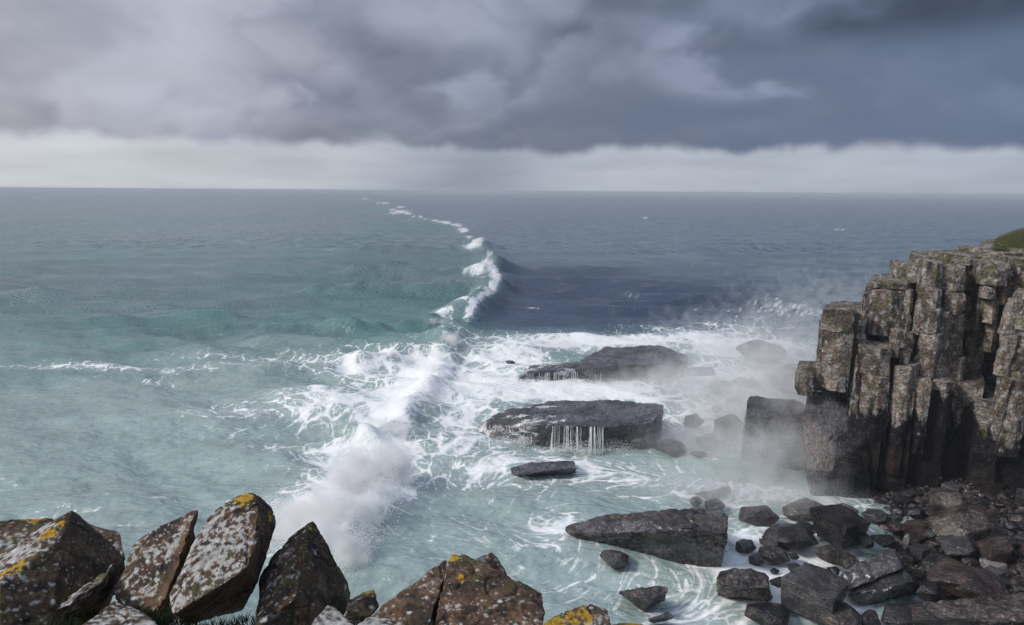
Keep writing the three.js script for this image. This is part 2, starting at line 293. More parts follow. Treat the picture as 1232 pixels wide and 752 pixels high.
const ridges = [                            // crest line, height, half width
  { p: [[-38.8, -133.5], [-22.7, -135.3], [-11.0, -134.7], [-3.1, -137.4]], h: 2.3, w: 3.6 },
  { p: [[-37.7, -165.3], [-19.2, -163.0], [-8.3, -163.6], [-4.8, -174.3]], h: 2.3, w: 4.5 },
  { p: [[-48.3, -224.6], [-24.2, -229.6], [-9.8, -240.8]], h: 2.6, w: 6.5 },
  { p: [[-34.2, -96.1], [-22.3, -96.5], [-13.3, -101.1], [-8.6, -109.0], [-5.8, -124.4]], h: 2.0, w: 2.6 },
  { p: [[-26.5, -73.8], [-17.8, -76.6], [-11.9, -82.5], [-8.1, -91.3]], h: 1.5, w: 2.6 },
  { p: [[-8.1, -91.3], [-8.1, -76.9], [-8.5, -64.0], [-9.6, -54.7]], h: 1.3, w: 1.6 },
  { p: [[-17.0, -49.9], [-14.8, -51.2], [-12.3, -52.7]], h: 0.8, w: 1.8 },
  { p: [[-12.3, -52.7], [-8.9, -47.6], [-8.5, -40.9], [-9.6, -35.7]], h: 1.0, w: 1.5 },
];
const swirls = [[2.5, -37.6, 3.5, 4.0, 1.6], [7.2, -31.7, 2.5, 2.2, -1.2], [-0.3, -43.5, 3.4, 3.9, 1], [8.3, -44.3, 3.5, 2.7, -0.9], [13.6, -36.0, 2.9, 2.8, 0.8], [-24.5, -59.4, 4.5, 3.8, 0.9]];
const lineX = [[-60, -3], [-8.4, -95.8], [-3.1, -137.4], [-5.8, -180.0], [-10.0, -244.4], [-30.9, -394.9], [-92.2, -603.2], [-350.7, -1649.8], [-1600, -520], [-20000, -8000]].map((p, i) => i ? p : [-3, -60]);
function shoreX(z) { for (let k = 1; k < lineX.length; k++) if (z > lineX[k][1]) { const a = lineX[k - 1], b = lineX[k]; return lerp(a[0], b[0], clamp((z - a[1]) / (b[1] - a[1]))); } return lineX.at(-1)[0]; }
const swell = []; { const R = rng(5); for (let k = 0; k < 34; k++) { const L = 1.3 * Math.pow(20, k / 33), a = -Math.PI / 2 + (R() - 0.5) * (2.2 - 1.2 * k / 33) + 0.15; swell.push([Math.cos(a) * TAU / L, Math.sin(a) * TAU / L, R() * TAU, 0.0145 * Math.pow(L, 0.8) * (0.5 + R()) * (1 + 0.6 * step(3, 5, L) * step(16, 9, L)), L]); } }
function nearRidge(r, x, z) {
  let best = 1e9;
  for (let k = 1; k < r.p.length; k++) {
    const [ax, az] = r.p[k - 1], [bx, bz] = r.p[k], ux = bx - ax, uz = bz - az, t = clamp(((x - ax) * ux + (z - az) * uz) / (ux * ux + uz * uz));
    const dx = x - ax - ux * t, dz = z - az - uz * t, d = dx * dx + dz * dz; if (d < best) best = d;
  }
  return best;
}
function seaHeight(x, z, spacing = 0.1) {
  let h = 0;
  const m = 0.75 + 0.8 * N3(x * 0.02, 3.3, z * 0.02), calm = 1 - 0.45 * step(-80, -66, z) * step(-16, 0, x);
  for (const s of swell) { const lod = clamp(1.4 - 2.4 * spacing / s[4]); if (lod > 0) h += lod * s[3] * Math.sin(x * s[0] + z * s[1] + s[2] + 1.3 * N3(x * 0.05, s[2], z * 0.05)); }
  h *= m * calm;
  if (z > -260 && z < -24) {
    for (const r of ridges) { const d = nearRidge(r, x, z); if (d < 9 * r.w * r.w) h += r.h * Math.exp(-d / (r.w * r.w)) * (0.8 + 0.5 * N3(x * 0.3, 9, z * 0.3)); }
    const dl = nearRidge(waveLine, x, z), wl = 3 - 0.012 * (z + 95); if (dl < 9 * wl * wl) h += 1.5 * Math.exp(-dl / (wl * wl)) * (0.75 + 0.9 * N3(x * 0.13, 5, z * 0.06));
    if (z > -110) h += 0.16 * fbm(x * 0.7, 1.1, z * 0.7, 3);
  }
  return h;
}
function foamField(x, z) {
  let D = 0.02 + 0.13 * Math.max(0, fbm(x * 0.09, 7.7, z * 0.22, 2));
  for (const p of foamPatches) { const u = (x - p[0]) / p[2], w = (z - p[1]) / p[3], d = u * u + w * w; if (d < 6) D = Math.max(D, p[4] * Math.exp(-0.75 * d)) + 0.25 * p[4] * Math.exp(-0.75 * d) * (D > 0.2 ? 0.6 : 0.2); }
  if (z < -70 || D < 1) for (const p of caps) { const u = (x - p[0]) / p[2], w = (z - p[1]) / p[3], d = u * u * 1.3 + w * w * 2.2; if (d < 5) D = Math.max(D, p[4] * Math.exp(-0.55 * d)); }
  if (z < -92 && z > -700) { const dl = nearRidge(waveLine, x, z), wl = 0.7 - 0.0065 * (z + 95), br = N3(x * 0.15 + 3, 2, z * 0.045); if (dl < 8 * wl * wl) D = Math.max(D, 1.25 * Math.exp(-1.0 * dl / (wl * wl)) * step(-0.12, 0.2, br)); }
  return Math.min(D, 1.3);
}
// the patches are broad: sample them once on a half metre grid
const FG = { x0: -92, z0: -116, d: 0.3, nx: 510, nz: 320, v: null };
FG.v = new Float32Array(FG.nx * FG.nz); for (let j = 0; j < FG.nz; j++) for (let i = 0; i < FG.nx; i++) FG.v[j * FG.nx + i] = foamField(FG.x0 + i * FG.d, FG.z0 + j * FG.d);
function foamAmount(x, z) {
  const u = (x - FG.x0) / FG.d, w = (z - FG.z0) / FG.d, i = Math.floor(u), j = Math.floor(w);
  if (i < 0 || j < 0 || i > FG.nx - 2 || j > FG.nz - 2) return foamField(x, z);
  const k = j * FG.nx + i, a = u - i, b = w - j, v = FG.v;
  return lerp(lerp(v[k], v[k + 1], a), lerp(v[k + FG.nx], v[k + FG.nx + 1], a), b);
}
function waterAt(x, z, out) {               // out: r, g, b, foam
  let D = foamAmount(x, z);
  // --- water tint: pale sand-laden to the west and inshore, darker blue to the east
  const dist = Math.hypot(x, z), wob = z > -78 ? 0 : 5 * fbm(x * 0.06, 2.2, z * 0.03, 3) * Math.min(1, -z / 100);
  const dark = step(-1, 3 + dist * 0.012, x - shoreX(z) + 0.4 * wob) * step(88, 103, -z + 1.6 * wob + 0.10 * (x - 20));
  const n1 = fbm(x * 0.035, 5.5, z * 0.035, 3), n2 = fbm(x * 0.3, 8.5, z * 0.7, 3);
  let c = mix3([0.275, 0.362, 0.350], [0.086, 0.186, 0.184], step(50, 118, -z + 70 * n1 + 0.25 * Math.abs(x)));      // silt stirred up inshore thins out over the sea bed
  c = mix3(c, [0.122, 0.190, 0.205], step(-0.22, 0.12, fbm(x * 0.011 + 5, 3.1, z * 0.006, 3)) * step(110, 160, -z + 60 * n1));      // paler, bluer patches offshore, lifted in the colour to stand for haze
  const navyPatch = step(1.25, 0.55, Math.hypot((x - 14) / 54, (z + 128) / 58) + 0.5 * fbm(x * 0.03, 6.6, z * 0.015, 3));      // the darkest navy patch, ragged at its edge, just east of the wave line
  c = mix3(c, mix3([0.118, 0.172, 0.212], [0.036, 0.062, 0.110], navyPatch), dark);
  const n3 = fbm(x * 0.9, 4.5, z * 2.2, 2), n4 = fbm(x * 0.05, 1.2, z * 0.16, 3);
  c = c.map((v) => v * (1 + 0.3 * n2 + 0.22 * n3 + 0.35 * n4));  // streaks in the colour imitate the light and dark of fine chop
  const milk = clamp(D * 1.2) * 0.75 * (1 - 0.7 * dark);
  c = mix3(c, [0.42, 0.50, 0.495], milk);
  // --- foam: a lace of bubbles torn into cells, closing to white where the water is broken
  let f = 0;
  if (D > 0.10) {
    let X = x, Zz = z;
    for (const s of swirls) { const dx = X - s[0], dz = Zz - s[1], d = Math.hypot(dx / s[2], dz / s[3]); if (d < 3) { const a = 1.5 * s[4] * Math.exp(-d * d * 0.9), q = s[2] / s[3], ca = Math.cos(a), sa = Math.sin(a); X = s[0] + ca * dx - sa * dz * q; Zz = s[1] + sa * dx / q + ca * dz; } }
    const wx = 1.5 * fbm(X * 0.33, 1.5, Zz * 0.33, 3), wz = 1.5 * fbm(X * 0.33, 9.5, Zz * 0.33, 3);
    D += 0.55 * fbm(X * 0.22 + 4, 6.1, Zz * 0.22, 4) * step(0.05, 0.3, D);
    const a = cells2((X + wx) * 0.55, (Zz + wz * 1.4) * 0.40, 11), b = cells2((X + 1.2 * wx) * 1.7, (Zz + 1.6 * wz) * 1.2, 23);
    const fine = fbm(X * 2.7, 3.5, Zz * 2.7, 3);
    const l1 = 1 - (a[1] - a[0] + 0.35 * fine) / (0.03 + 0.34 * D * D), l2 = 1 - (b[1] - b[0] + 0.3 * fine) / (0.02 + 0.42 * D * D);
    f = Math.max(step(0.0, 0.75, l1), 0.85 * step(0, 0.8, l2) * step(0.25, 0.6, D)) * step(0.12, 0.4, D);
    f = Math.max(f, step(0.38, 0.95, D + 0.8 * fine + 0.25 * l1));
  }
  f = clamp(f);
  const w = mix3(c, [0.90, 0.915, 0.915], f * 0.96);
  out[0] = w[0]; out[1] = w[1]; out[2] = w[2]; out[3] = f;
}
const RECT = [-86, 56, -110, -24];
{
  const n = 2048, nz = 1536, colr = new Uint8Array(n * nz * 4), rough = new Uint8Array(n * nz * 4), o = [0, 0, 0, 0];
  const enc = (v) => 255 * (v <= 0.0031308 ? 12.92 * v : 1.055 * Math.pow(v, 1 / 2.4) - 0.055);
  for (let j = 0; j < nz; j++) for (let i = 0; i < n; i++) {
    const x = lerp(RECT[0], RECT[1], (i + 0.5) / n), z = lerp(RECT[2], RECT[3], (j + 0.5) / nz), k = 4 * (j * n + i);
    if (x > -z * 1.05 + 4 || x < z * 0.95 - 4) { colr[k + 3] = rough[k + 3] = 255; colr[k] = 120; colr[k + 1] = 145; colr[k + 2] = 145; rough[k + 1] = 60; continue; }
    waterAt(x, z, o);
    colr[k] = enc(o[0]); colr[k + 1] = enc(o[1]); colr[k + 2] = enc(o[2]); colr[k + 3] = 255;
    rough[k + 1] = 255 * lerp(0.18, 0.8, o[3]); rough[k + 3] = 255;
  }
  const T = (d, srgb) => { const t = new THREE.DataTexture(d, n, nz, THREE.RGBAFormat); t.magFilter = t.minFilter = THREE.LinearFilter; if (srgb) t.colorSpace = THREE.SRGBColorSpace; t.needsUpdate = true; return t; };
  console.log('sea texture');
  const ripple = rippleBump.clone(); ripple.channel = 1; ripple.needsUpdate = true;
  const inshore = new THREE.MeshPhysicalMaterial({ name: 'inshore_water', map: T(colr, true), roughnessMap: T(rough, false), roughness: 1, ior: 1.33, bumpMap: ripple, bumpScale: 0.13 });
  const middle = new THREE.MeshPhysicalMaterial({ name: 'middle_water', vertexColors: true, roughness: 0.2, ior: 1.33, bumpMap: ripple, bumpScale: 0.3 });
  const chop = rippleBump.clone(); chop.channel = 1; chop.repeat.set(0.13, 0.09); chop.needsUpdate = true;
  const open = new THREE.MeshPhysicalMaterial({ name: 'open_water', vertexColors: true, roughness: 0.25, ior: 1.33, bumpMap: chop, bumpScale: 2.4 });
  const rows = 440, cols = 640, pos = [], col = [], uv = [], uv1 = [], idx = [[], [], []];
  const t0 = Math.atan(20 / 16), t1 = Math.atan(20 / 20000);
  const zs = []; for (let j = 0; j <= rows; j++) { const th = lerp(t0, t1, Math.pow(j / rows, 0.93)); zs.push(-20 / Math.tan(th)); }
  for (let j = 0; j <= rows; j++) {
    const z = zs[j], dz = Math.abs(z - zs[Math.max(0, j - 1)]) || 0.1;
    for (let i = 0; i <= cols; i++) {
      const x = -z * Math.tan((i / cols - 0.5) * 2 * 0.88), h = seaHeight(x, z, dz);
      pos.push(x, h, z); uv.push((x - RECT[0]) / (RECT[1] - RECT[0]), (z - RECT[2]) / (RECT[3] - RECT[2])); uv1.push(x / 7, z / 7);
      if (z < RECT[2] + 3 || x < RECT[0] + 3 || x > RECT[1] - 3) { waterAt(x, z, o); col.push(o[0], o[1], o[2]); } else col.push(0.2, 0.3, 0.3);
    }
  }
  for (let j = 0; j < rows; j++) for (let i = 0; i < cols; i++) {
    const p = j * (cols + 1) + i, xa = pos[3 * p], xb = pos[3 * (p + 1)], xc = pos[3 * (p + cols + 2)], za = zs[j], zb = zs[j + 1];
    const inside = zb > RECT[2] && za < RECT[3] + 7 && Math.min(xa, xc) > RECT[0] && Math.max(xb, xc) < RECT[1];
    idx[inside ? 0 : zb > -230 ? 1 : 2].push(p, p + 1, p + cols + 2, p, p + cols + 2, p + cols + 1);
  }
  const g = new THREE.BufferGeometry();
  g.setAttribute('position', new THREE.Float32BufferAttribute(pos, 3)); g.setAttribute('color', new THREE.Float32BufferAttribute(col, 3));
  g.setAttribute('uv', new THREE.Float32BufferAttribute(uv, 2)); g.setAttribute('uv1', new THREE.Float32BufferAttribute(uv1, 2));
  g.setIndex([].concat(idx[0], idx[1], idx[2])); let at = 0; idx.forEach((l, k) => { g.addGroup(at, l.length, k); at += l.length; });
  g.computeVertexNormals();
  const sea = obj('sea', g, [inshore, middle, open]);
  sea.userData.kind = 'structure'; sea.userData.label = 'grey green sea with lacy foam out to a straight horizon'; sea.userData.category = 'sea';
}
console.log('sea');

// ------------------------------------------------------------------ spray and mist: clouds of droplets
const dropCluster = (count, size, wide) => {
  const R = rng(77), P = [], base = new THREE.TetrahedronGeometry(1).attributes.position.array;
  const gauss = () => (R() + R() + R() + R() - 2) * 0.85;
  for (let k = 0; k < count; k++) { const r = size * (0.7 + 0.6 * R()), x = gauss() * wide, y = gauss() * wide, z = gauss() * wide, q = new THREE.Quaternion().setFromEuler(new THREE.Euler(R() * 6, R() * 6, R() * 6)), v = new THREE.Vector3(); for (let m = 0; m < base.length; m += 3) { v.set(base[m], base[m + 1], base[m + 2]).applyQuaternion(q).multiplyScalar(r); P.push(v.x + x, v.y + y, v.z + z); } }
  const g = new THREE.BufferGeometry(); g.setAttribute('position', new THREE.Float32BufferAttribute(P, 3)); g.computeVertexNormals(); return g;
};
const splash = dropCluster(90, 0.015, 0.32), fineMist = dropCluster(380, 0.006, 0.55), flung = dropCluster(26, 0.028, 0.5);
function spray(name, label, category, coarse, seed, drops, torn, low = 0.02) {
  const R = rng(seed), puffs = [];
  for (const p of coarse) {                 // each burst is a cluster of smaller bursts
    const k = torn ? 16 : 5;
    for (let e = 0; e < k; e++) { const a = R() * TAU, r = Math.sqrt(R()) * (torn ? 0.62 : 0.4), f = torn ? 0.28 + 0.5 * R() : 0.75; puffs.push([p[0] + p[3] * r * Math.cos(a), p[1] + p[4] * 0.8 * (R() - 0.45), p[2] + p[5] * r * Math.sin(a), p[3] * f, p[4] * f, p[5] * f, Math.round(p[6] / k), p[7]]); }
  }
  const total = puffs.reduce((s, p) => s + p[6], 0), m = new THREE.InstancedMesh(drops, M.drop, total), d = new THREE.Object3D(); let k = 0;
  const gauss = () => (R() + R() + R() + R() - 2) * 0.85;
  for (const [x, y, z, rx, ry, rz, n, s = 1] of puffs) for (let e = 0; e < n; e++) {
    let X, Y, Z, tries = 0;
    do { X = x + rx * gauss(); Y = y + ry * gauss(); Z = z + rz * gauss(); } while (tries++ < 8 && (Y < low || torn && fbm(X * 0.6 / s, Y * 0.6 / s, Z * 0.6 / s, 3) < 0.4 * (R() - 0.6)));
    d.position.set(X, Math.max(Y, low), Z); d.rotation.set(R() * 6, R() * 6, R() * 6); d.scale.setScalar(s * (0.6 + 0.8 * R())); d.updateMatrix(); m.setMatrixAt(k++, d.matrix);
  }
  m.name = numbered(name); m.castShadow = m.receiveShadow = true; scene.add(m);
  return tag(m, label, category, null, 'stuff');
}

// ------------------------------------------------------------------ rock colours (linear, dry or wet stone) and weathering
const weather = (amp, f, seed, crack = 0, ledge = 0) => (x, y, z) => {
  let d = amp * 1.6 * fbm(x * f + seed, y * f, z * f - seed, 5);
  if (ledge) { const v = 3 * fbm(x * f * 0.55 + seed, y * f * 0.9, z * f * 0.8, 3) + 0.35 * N3(x * f * 3, y * f * 3, z * f * 3), k = Math.floor(v * 3), e = v * 3 - k; d += ledge * (k + step(0.82, 1, e)) / 3; }
  if (crack) { const r = N3(x * f * 0.8 + seed, y * f * 0.5 + 4, z * f * 0.8), r2 = N3(x * f * 0.6 - seed, y * f * 1.3, z * f * 0.6 + 8); d -= crack * (Math.exp(-((r / 0.035) ** 2)) + 0.8 * Math.exp(-((r2 / 0.03) ** 2))); }
  return d;
};
const blotch = (a, b, c, f, seed) => (x, y, z) => {
  const n = fbm(x * f + seed, y * f * 1.3, z * f, 4), m = fbm(x * f * 5 - seed, y * f * 5, z * f * 5, 3);
  const vein = N3(x * f * 1.4 + seed, y * f * 1.9, z * f * 1.4) + 0.3 * m, g = 1 + 0.9 * m, k = 0.35 * Math.exp(-((vein / 0.018) ** 2));
  return mix3(mix3(a, b, step(-0.12, 0.2, n)), c, step(0.12, 0.34, m + 0.3 * n)).map((v) => v * g * (1 - k) + 0.16 * k);
};
const wetGrey = blotch([0.075, 0.075, 0.083], [0.19, 0.19, 0.205], [0.10, 0.078, 0.066], 0.5, 3);
const wetBrown = blotch([0.036, 0.030, 0.028], [0.080, 0.058, 0.044], [0.11, 0.09, 0.078], 0.6, 7);
const stoneTone = {
  grey: (s) => blotch([0.065, 0.062, 0.068], [0.14, 0.133, 0.14], [0.09, 0.075, 0.066], 1.1, s),
  dark: (s) => blotch([0.02, 0.018, 0.02], [0.055, 0.051, 0.054], [0.042, 0.034, 0.029], 1.1, s),
  brown: (s) => blotch([0.055, 0.043, 0.038], [0.13, 0.102, 0.088], [0.185, 0.155, 0.133], 1.1, s),
  red: (s) => blotch([0.050, 0.034, 0.030], [0.108, 0.074, 0.064], [0.10, 0.07, 0.06], 1.1, s),
  pale: (s) => blotch([0.26, 0.24, 0.225], [0.42, 0.39, 0.37], [0.33, 0.29, 0.26], 2, s),
};
const awash = (x, y, z, a, b, c) => { const w = fbm(x * 0.32, y * 1.2, z * 0.9, 4) + 0.10 * fbm(x * 5, y * 5, z * 5, 2); return mix3(wetGrey(x, y, z), [0.86, 0.88, 0.88], step(0.05, 0.2, w)); };
function slab(name, label, category, pts, { n = 64, q = 44, amp = 0.10, f = 0.8, seed = 1, crack = 0.10, ledge = 0.09, color = wetGrey, grp } = {}) {
  const c = [0, 0, 0]; for (const p of pts) for (let k = 0; k < 3; k++) c[k] += p[k] / pts.length; c[1] = 0;
  const far = Math.hypot(c[0], 20, c[2]), g = facetGeo({ pts, res: 0.0032 * far, q: q * 1.2, disp: weather(amp * 0.8, f, seed, crack, ledge), color, uv: 0.45 });
  g.translate(-c[0], 0, -c[2]);
  const o = obj(name, g, M.wetRock); o.position.set(c[0], 0, c[2]);
  return tag(o, label, category, grp);
}

// ------------------------------------------------------------------ wave-washed rocks standing in the sea
slab('sea_rock', 'flat topped dark slab in white surf, farther of the two big ones', 'rock', [
  [7.73, 1.90, -73.22], [10.89, 2.10, -77.73], [17.62, 2.20, -78.80], [19.51, 2.20, -73.09], [18.08, 2.25, -69.91], [15.37, 2.25, -69.49], [10.98, 2.10, -69.26], [6.48, 1.70, -69.30], [19.55, 0, -73.89], [16.54, -0.4, -71.52], [9.90, -0.4, -71.05], [7.61, -0.4, -73.31], [12.34, -0.5, -82.60], [20.88, -0.5, -83.69]], { seed: 2, n: 84 });
slab('sea_rock', 'low rounded ledge with water pouring off it, joined to the farther slab', 'rock', [
  [0.492, 0.1, -70.69], [2.16, 0.9, -73.66], [4.10, 1.20, -73.65], [6.94, 1.30, -74.46], [8.05, 1.30, -70.85], [3.92, 1.25, -70.25], [1.64, 0.9, -70.48], [1.48, -0.4, -71.17], [7.75, -0.4, -71.00], [8.43, -0.4, -79.62], [2.37, -0.4, -77.13]], { seed: 5, q: 18, n: 60, color: awash });
slab('sea_rock', 'square ended dark block standing in mist beyond the farther slab', 'rock', [
  [19.08, 1.10, -72.24], [22.03, 1.10, -73.03], [21.98, 1.00, -71.29], [22.15, -0.3, -71.31], [18.90, -0.3, -71.23], [18.91, 1.10, -70.84], [22.88, -0.3, -75.07], [20.03, -0.3, -75.00]], { seed: 9, n: 30 });
slab('sea_rock', 'largest flat slab in the surf, with a tall square seaward end and a waterfall', 'rock', [
  [2.89, 1.90, -57.41], [9.37, 2.20, -57.08], [12.95, 2.40, -55.35], [10.96, 2.50, -50.40], [7.56, 1.95, -50.74], [3.48, 1.70, -51.56], [12.42, 0, -53.68], [10.96, -0.4, -51.05], [7.66, -0.4, -51.86], [3.17, -0.4, -52.51], [5.00, -0.5, -60.74], [13.29, -0.5, -59.73]], { seed: 12, n: 100 });
slab('sea_rock', 'foam streaked low end of the largest slab, sloping down into the water', 'rock', [
  [-2.99, 0, -55.59], [-1.87, 0.9, -56.24], [0.197, 1.60, -56.88], [3.25, 1.90, -57.42], [5.10, 1.90, -53.64], [3.95, 1.75, -51.82], [1.00, 1.40, -52.95], [-1.74, 0.7, -54.48], [-2.48, -0.4, -53.90], [1.69, -0.4, -52.66], [5.06, -0.4, -52.54], [5.59, -0.4, -58.61], [-1.11, -0.4, -57.60]], { seed: 15, q: 18, n: 72, color: awash });
slab('sea_rock', 'small flat rock awash in swirling foam between two large slabs', 'rock', [
  [-0.107, 0.35, -46.47], [1.52, 0.6, -46.96], [4.54, 0.7, -46.92], [4.75, 0.55, -45.92], [2.06, 0.6, -45.32], [0.424, 0.45, -45.22], [0.0168, -0.3, -46.50], [1.75, -0.3, -46.09], [4.81, -0.3, -47.02], [4.58, -0.3, -48.55], [0.631, -0.3, -47.86]], { seed: 18, n: 40 });
slab('sea_rock', 'long wedge shaped dark rock with a sheer brown side, pointing out to sea', 'rock', [
  [3.22, 0.45, -37.44], [4.28, 0.9, -37.30], [6.20, 1.80, -36.67], [9.76, 2.50, -35.92], [11.75, 2.60, -35.54], [11.92, 2.60, -35.04], [11.16, 2.75, -32.62], [9.55, 2.60, -33.32], [7.80, 2.00, -34.44], [5.65, 1.30, -35.37], [3.57, 0.6, -36.37], [3.63, -0.3, -37.36], [5.87, -0.3, -36.25], [8.11, -0.3, -35.29], [10.18, -0.3, -34.29], [11.47, -0.3, -34.06], [12.85, -0.3, -37.98], [7.43, -0.3, -38.93]], { seed: 21, n: 100, amp: 0.09, f: 0.9, color: (x, y, z) => mix3(wetGrey(x, y, z), wetBrown(x, y, z), step(-0.05, 0.12, fbm(x * 0.35, y * 0.8, z * 0.35 + 3, 3))) });
slab('sea_rock', 'squat brown block in foam at the landward foot of the long wedge', 'rock', [
  [10.43, 1.30, -31.45], [11.22, 1.60, -31.26], [12.73, 1.40, -31.16], [12.47, 1.35, -30.00], [11.09, 1.30, -29.79], [10.05, 1.20, -30.28], [13.07, -0.3, -31.19], [11.59, -0.3, -31.38], [10.46, -0.3, -31.66], [11.10, -0.3, -33.09], [13.51, -0.3, -32.96]], { seed: 24, n: 48, amp: 0.14, f: 1.3, color: stoneTone.brown(2) });
slab('sea_rock', 'three sided grey wedge with a flat top, standing alone in swirling foam', 'rock', [
  [5.31, 0.55, -30.84], [6.30, 0.75, -30.89], [7.74, 0.8, -30.69], [6.62, 0.8, -29.57], [6.50, -0.3, -30.63], [5.76, -0.3, -31.68], [7.82, -0.3, -31.41], [6.58, -0.3, -31.98]], { seed: 27, n: 36, amp: 0.05, f: 1.4, crack: 0.03, color: stoneTone.brown(9) });
slab('sea_rock', 'small dark fin of rock beside the three sided grey wedge', 'rock', [
  [6.53, 0.1, -29.19], [7.50, 0.5, -29.37], [7.73, 0.3, -29.16], [7.40, -0.2, -29.51], [6.67, -0.2, -29.43], [7.75, -0.2, -29.64]], { seed: 29, n: 24, amp: 0.04, crack: 0 });
slab('sea_rock', 'pale misty slab tilted up behind the long wedge rock', 'rock', [
  [12.25, 0.1, -42.81], [13.59, 0.5, -42.73], [14.57, 0.75, -42.71], [14.46, 0.6, -42.14], [13.05, 0, -42.28], [15.02, -0.3, -43.57], [13.07, -0.3, -42.66], [12.82, -0.3, -43.80], [14.92, -0.3, -44.36]], { seed: 31, n: 28, amp: 0.05, crack: 0.03, color: stoneTone.grey(4) });
slab('sea_rock', 'steep square block against the seaward foot of the cliff, grey and cracked on top', 'rock', [
  [18.11, 4.40, -50.45], [18.79, 4.40, -51.33], [22.24, 4.40, -50.11], [22.22, 4.20, -48.71], [20.94, 4.10, -47.83], [17.01, 4.00, -47.30], [17.58, -0.4, -49.65], [21.48, -0.4, -46.78], [24.92, -0.4, -52.52], [20.28, -0.4, -54.70], [23.01, 3.60, -48.97]], { seed: 34, n: 64, amp: 0.14, color: blotch([0.05, 0.048, 0.053], [0.11, 0.108, 0.115], [0.07, 0.055, 0.045], 0.5, 1) });

// ------------------------------------------------------------------ boulders
function boulder(label, [x, y, z, w0, h0, d0], { kind = 'round', tone = 'grey', yaw = 0, seed = 1, grp, n = 0, name = 'boulder', category = 'boulder' } = {}) {
  const R = rng(seed * 7919 + 13), planes = [], Q = kind === 'round' ? 17 : kind === 'cube' ? 44 : 34, k0 = kind === 'cube' ? 0.88 : kind === 'cut' ? 1.02 : 0.90, w = w0 * k0, h = h0 * k0, d = d0 * k0;
  const put = (a, b, c, e) => { const l = Math.hypot(a, b, c); planes.push([a / l, b / l, c / l, e / l]); };   // in units of the half size
  const S0 = (w + h + d) / 3, tint = stoneTone[tone](seed * 1.7);
  if (kind !== 'round') {
    const pts = [];
    if (kind === 'cube') for (const a of [-1, 1]) for (const b of [-1, 1]) for (const c of [-1, 1]) { const k = R() < 0.25 ? 0.72 : 0.95; pts.push([a * w / 2 * (k + 0.25 * (R() - 0.5)), b * h / 2 * (k + 0.25 * (R() - 0.5)), c * d / 2 * (k + 0.25 * (R() - 0.5))]); }
    else for (let k = 0; k < 13; k++) { const yy = 1 - 2 * (k + 0.5) / 13, rr = Math.sqrt(1 - yy * yy), a = k * 2.4 + 0.9 * R(), e = 0.84 + 0.22 * R(); pts.push([w / 2 * rr * Math.cos(a) * e, h / 2 * yy * e, d / 2 * rr * Math.sin(a) * e]); }
    const g = facetGeo({ pts, res: clamp(0.0034 * Math.hypot(x, 20, z), 0.1, 0.3), q: 34, uv: 0.8, disp: weather(0.035 * S0, 1.8 / S0, seed * 3.1, 0.015 * S0), color: (a, b, c) => tint(a + x, b, c + z) });
    const o = obj(name, g, tone === 'pale' ? M.dryRock : M.boulder); o.position.set(x, y, z); o.rotation.y = yaw; o.rotation.z = 0.3 * (R() - 0.5);
    return tag(o, label, category, grp);
  }
  {
    const m = kind === 'round' ? 13 : 9, off = R() * 6;
    for (let k = 0; k < m; k++) { const yy = 1 - 2 * (k + 0.5) / m, rr = Math.sqrt(1 - yy * yy), a = off + k * 2.4 + 0.5 * R(); put(rr * Math.cos(a), yy, rr * Math.sin(a), (kind === 'round' ? 0.86 : 0.70) + 0.24 * R()); }
  }
  const S = [w / 2, h / 2, d / 2], pl = planes.map(([a, b, c, e]) => { const q = [a / S[0], b / S[1], c / S[2]], l = Math.hypot(...q); return [q[0] / l, q[1] / l, q[2] / l, e / l]; });
  const size = (w + h + d) / 3, col = stoneTone[tone](seed * 1.7);
  const g = rockGeo({ planes: pl, center: [0, 0, 0], scale: [w, h, d], n: n || clamp(Math.round(size * 12), 7, 26), q: Q, uv: 0.8, disp: weather(0.05 * size, 1.8 / size, seed * 3.1, (kind === 'round' ? 0.012 : 0.025) * size), color: (a, b, c) => col(a + x, b, c + z) });
  const o = obj(name, g, tone === 'pale' ? M.dryRock : M.boulder); o.position.set(x, y, z); o.rotation.y = yaw; o.rotation.z = 0.3 * (R() - 0.5);
  return tag(o, label, category, grp);
}
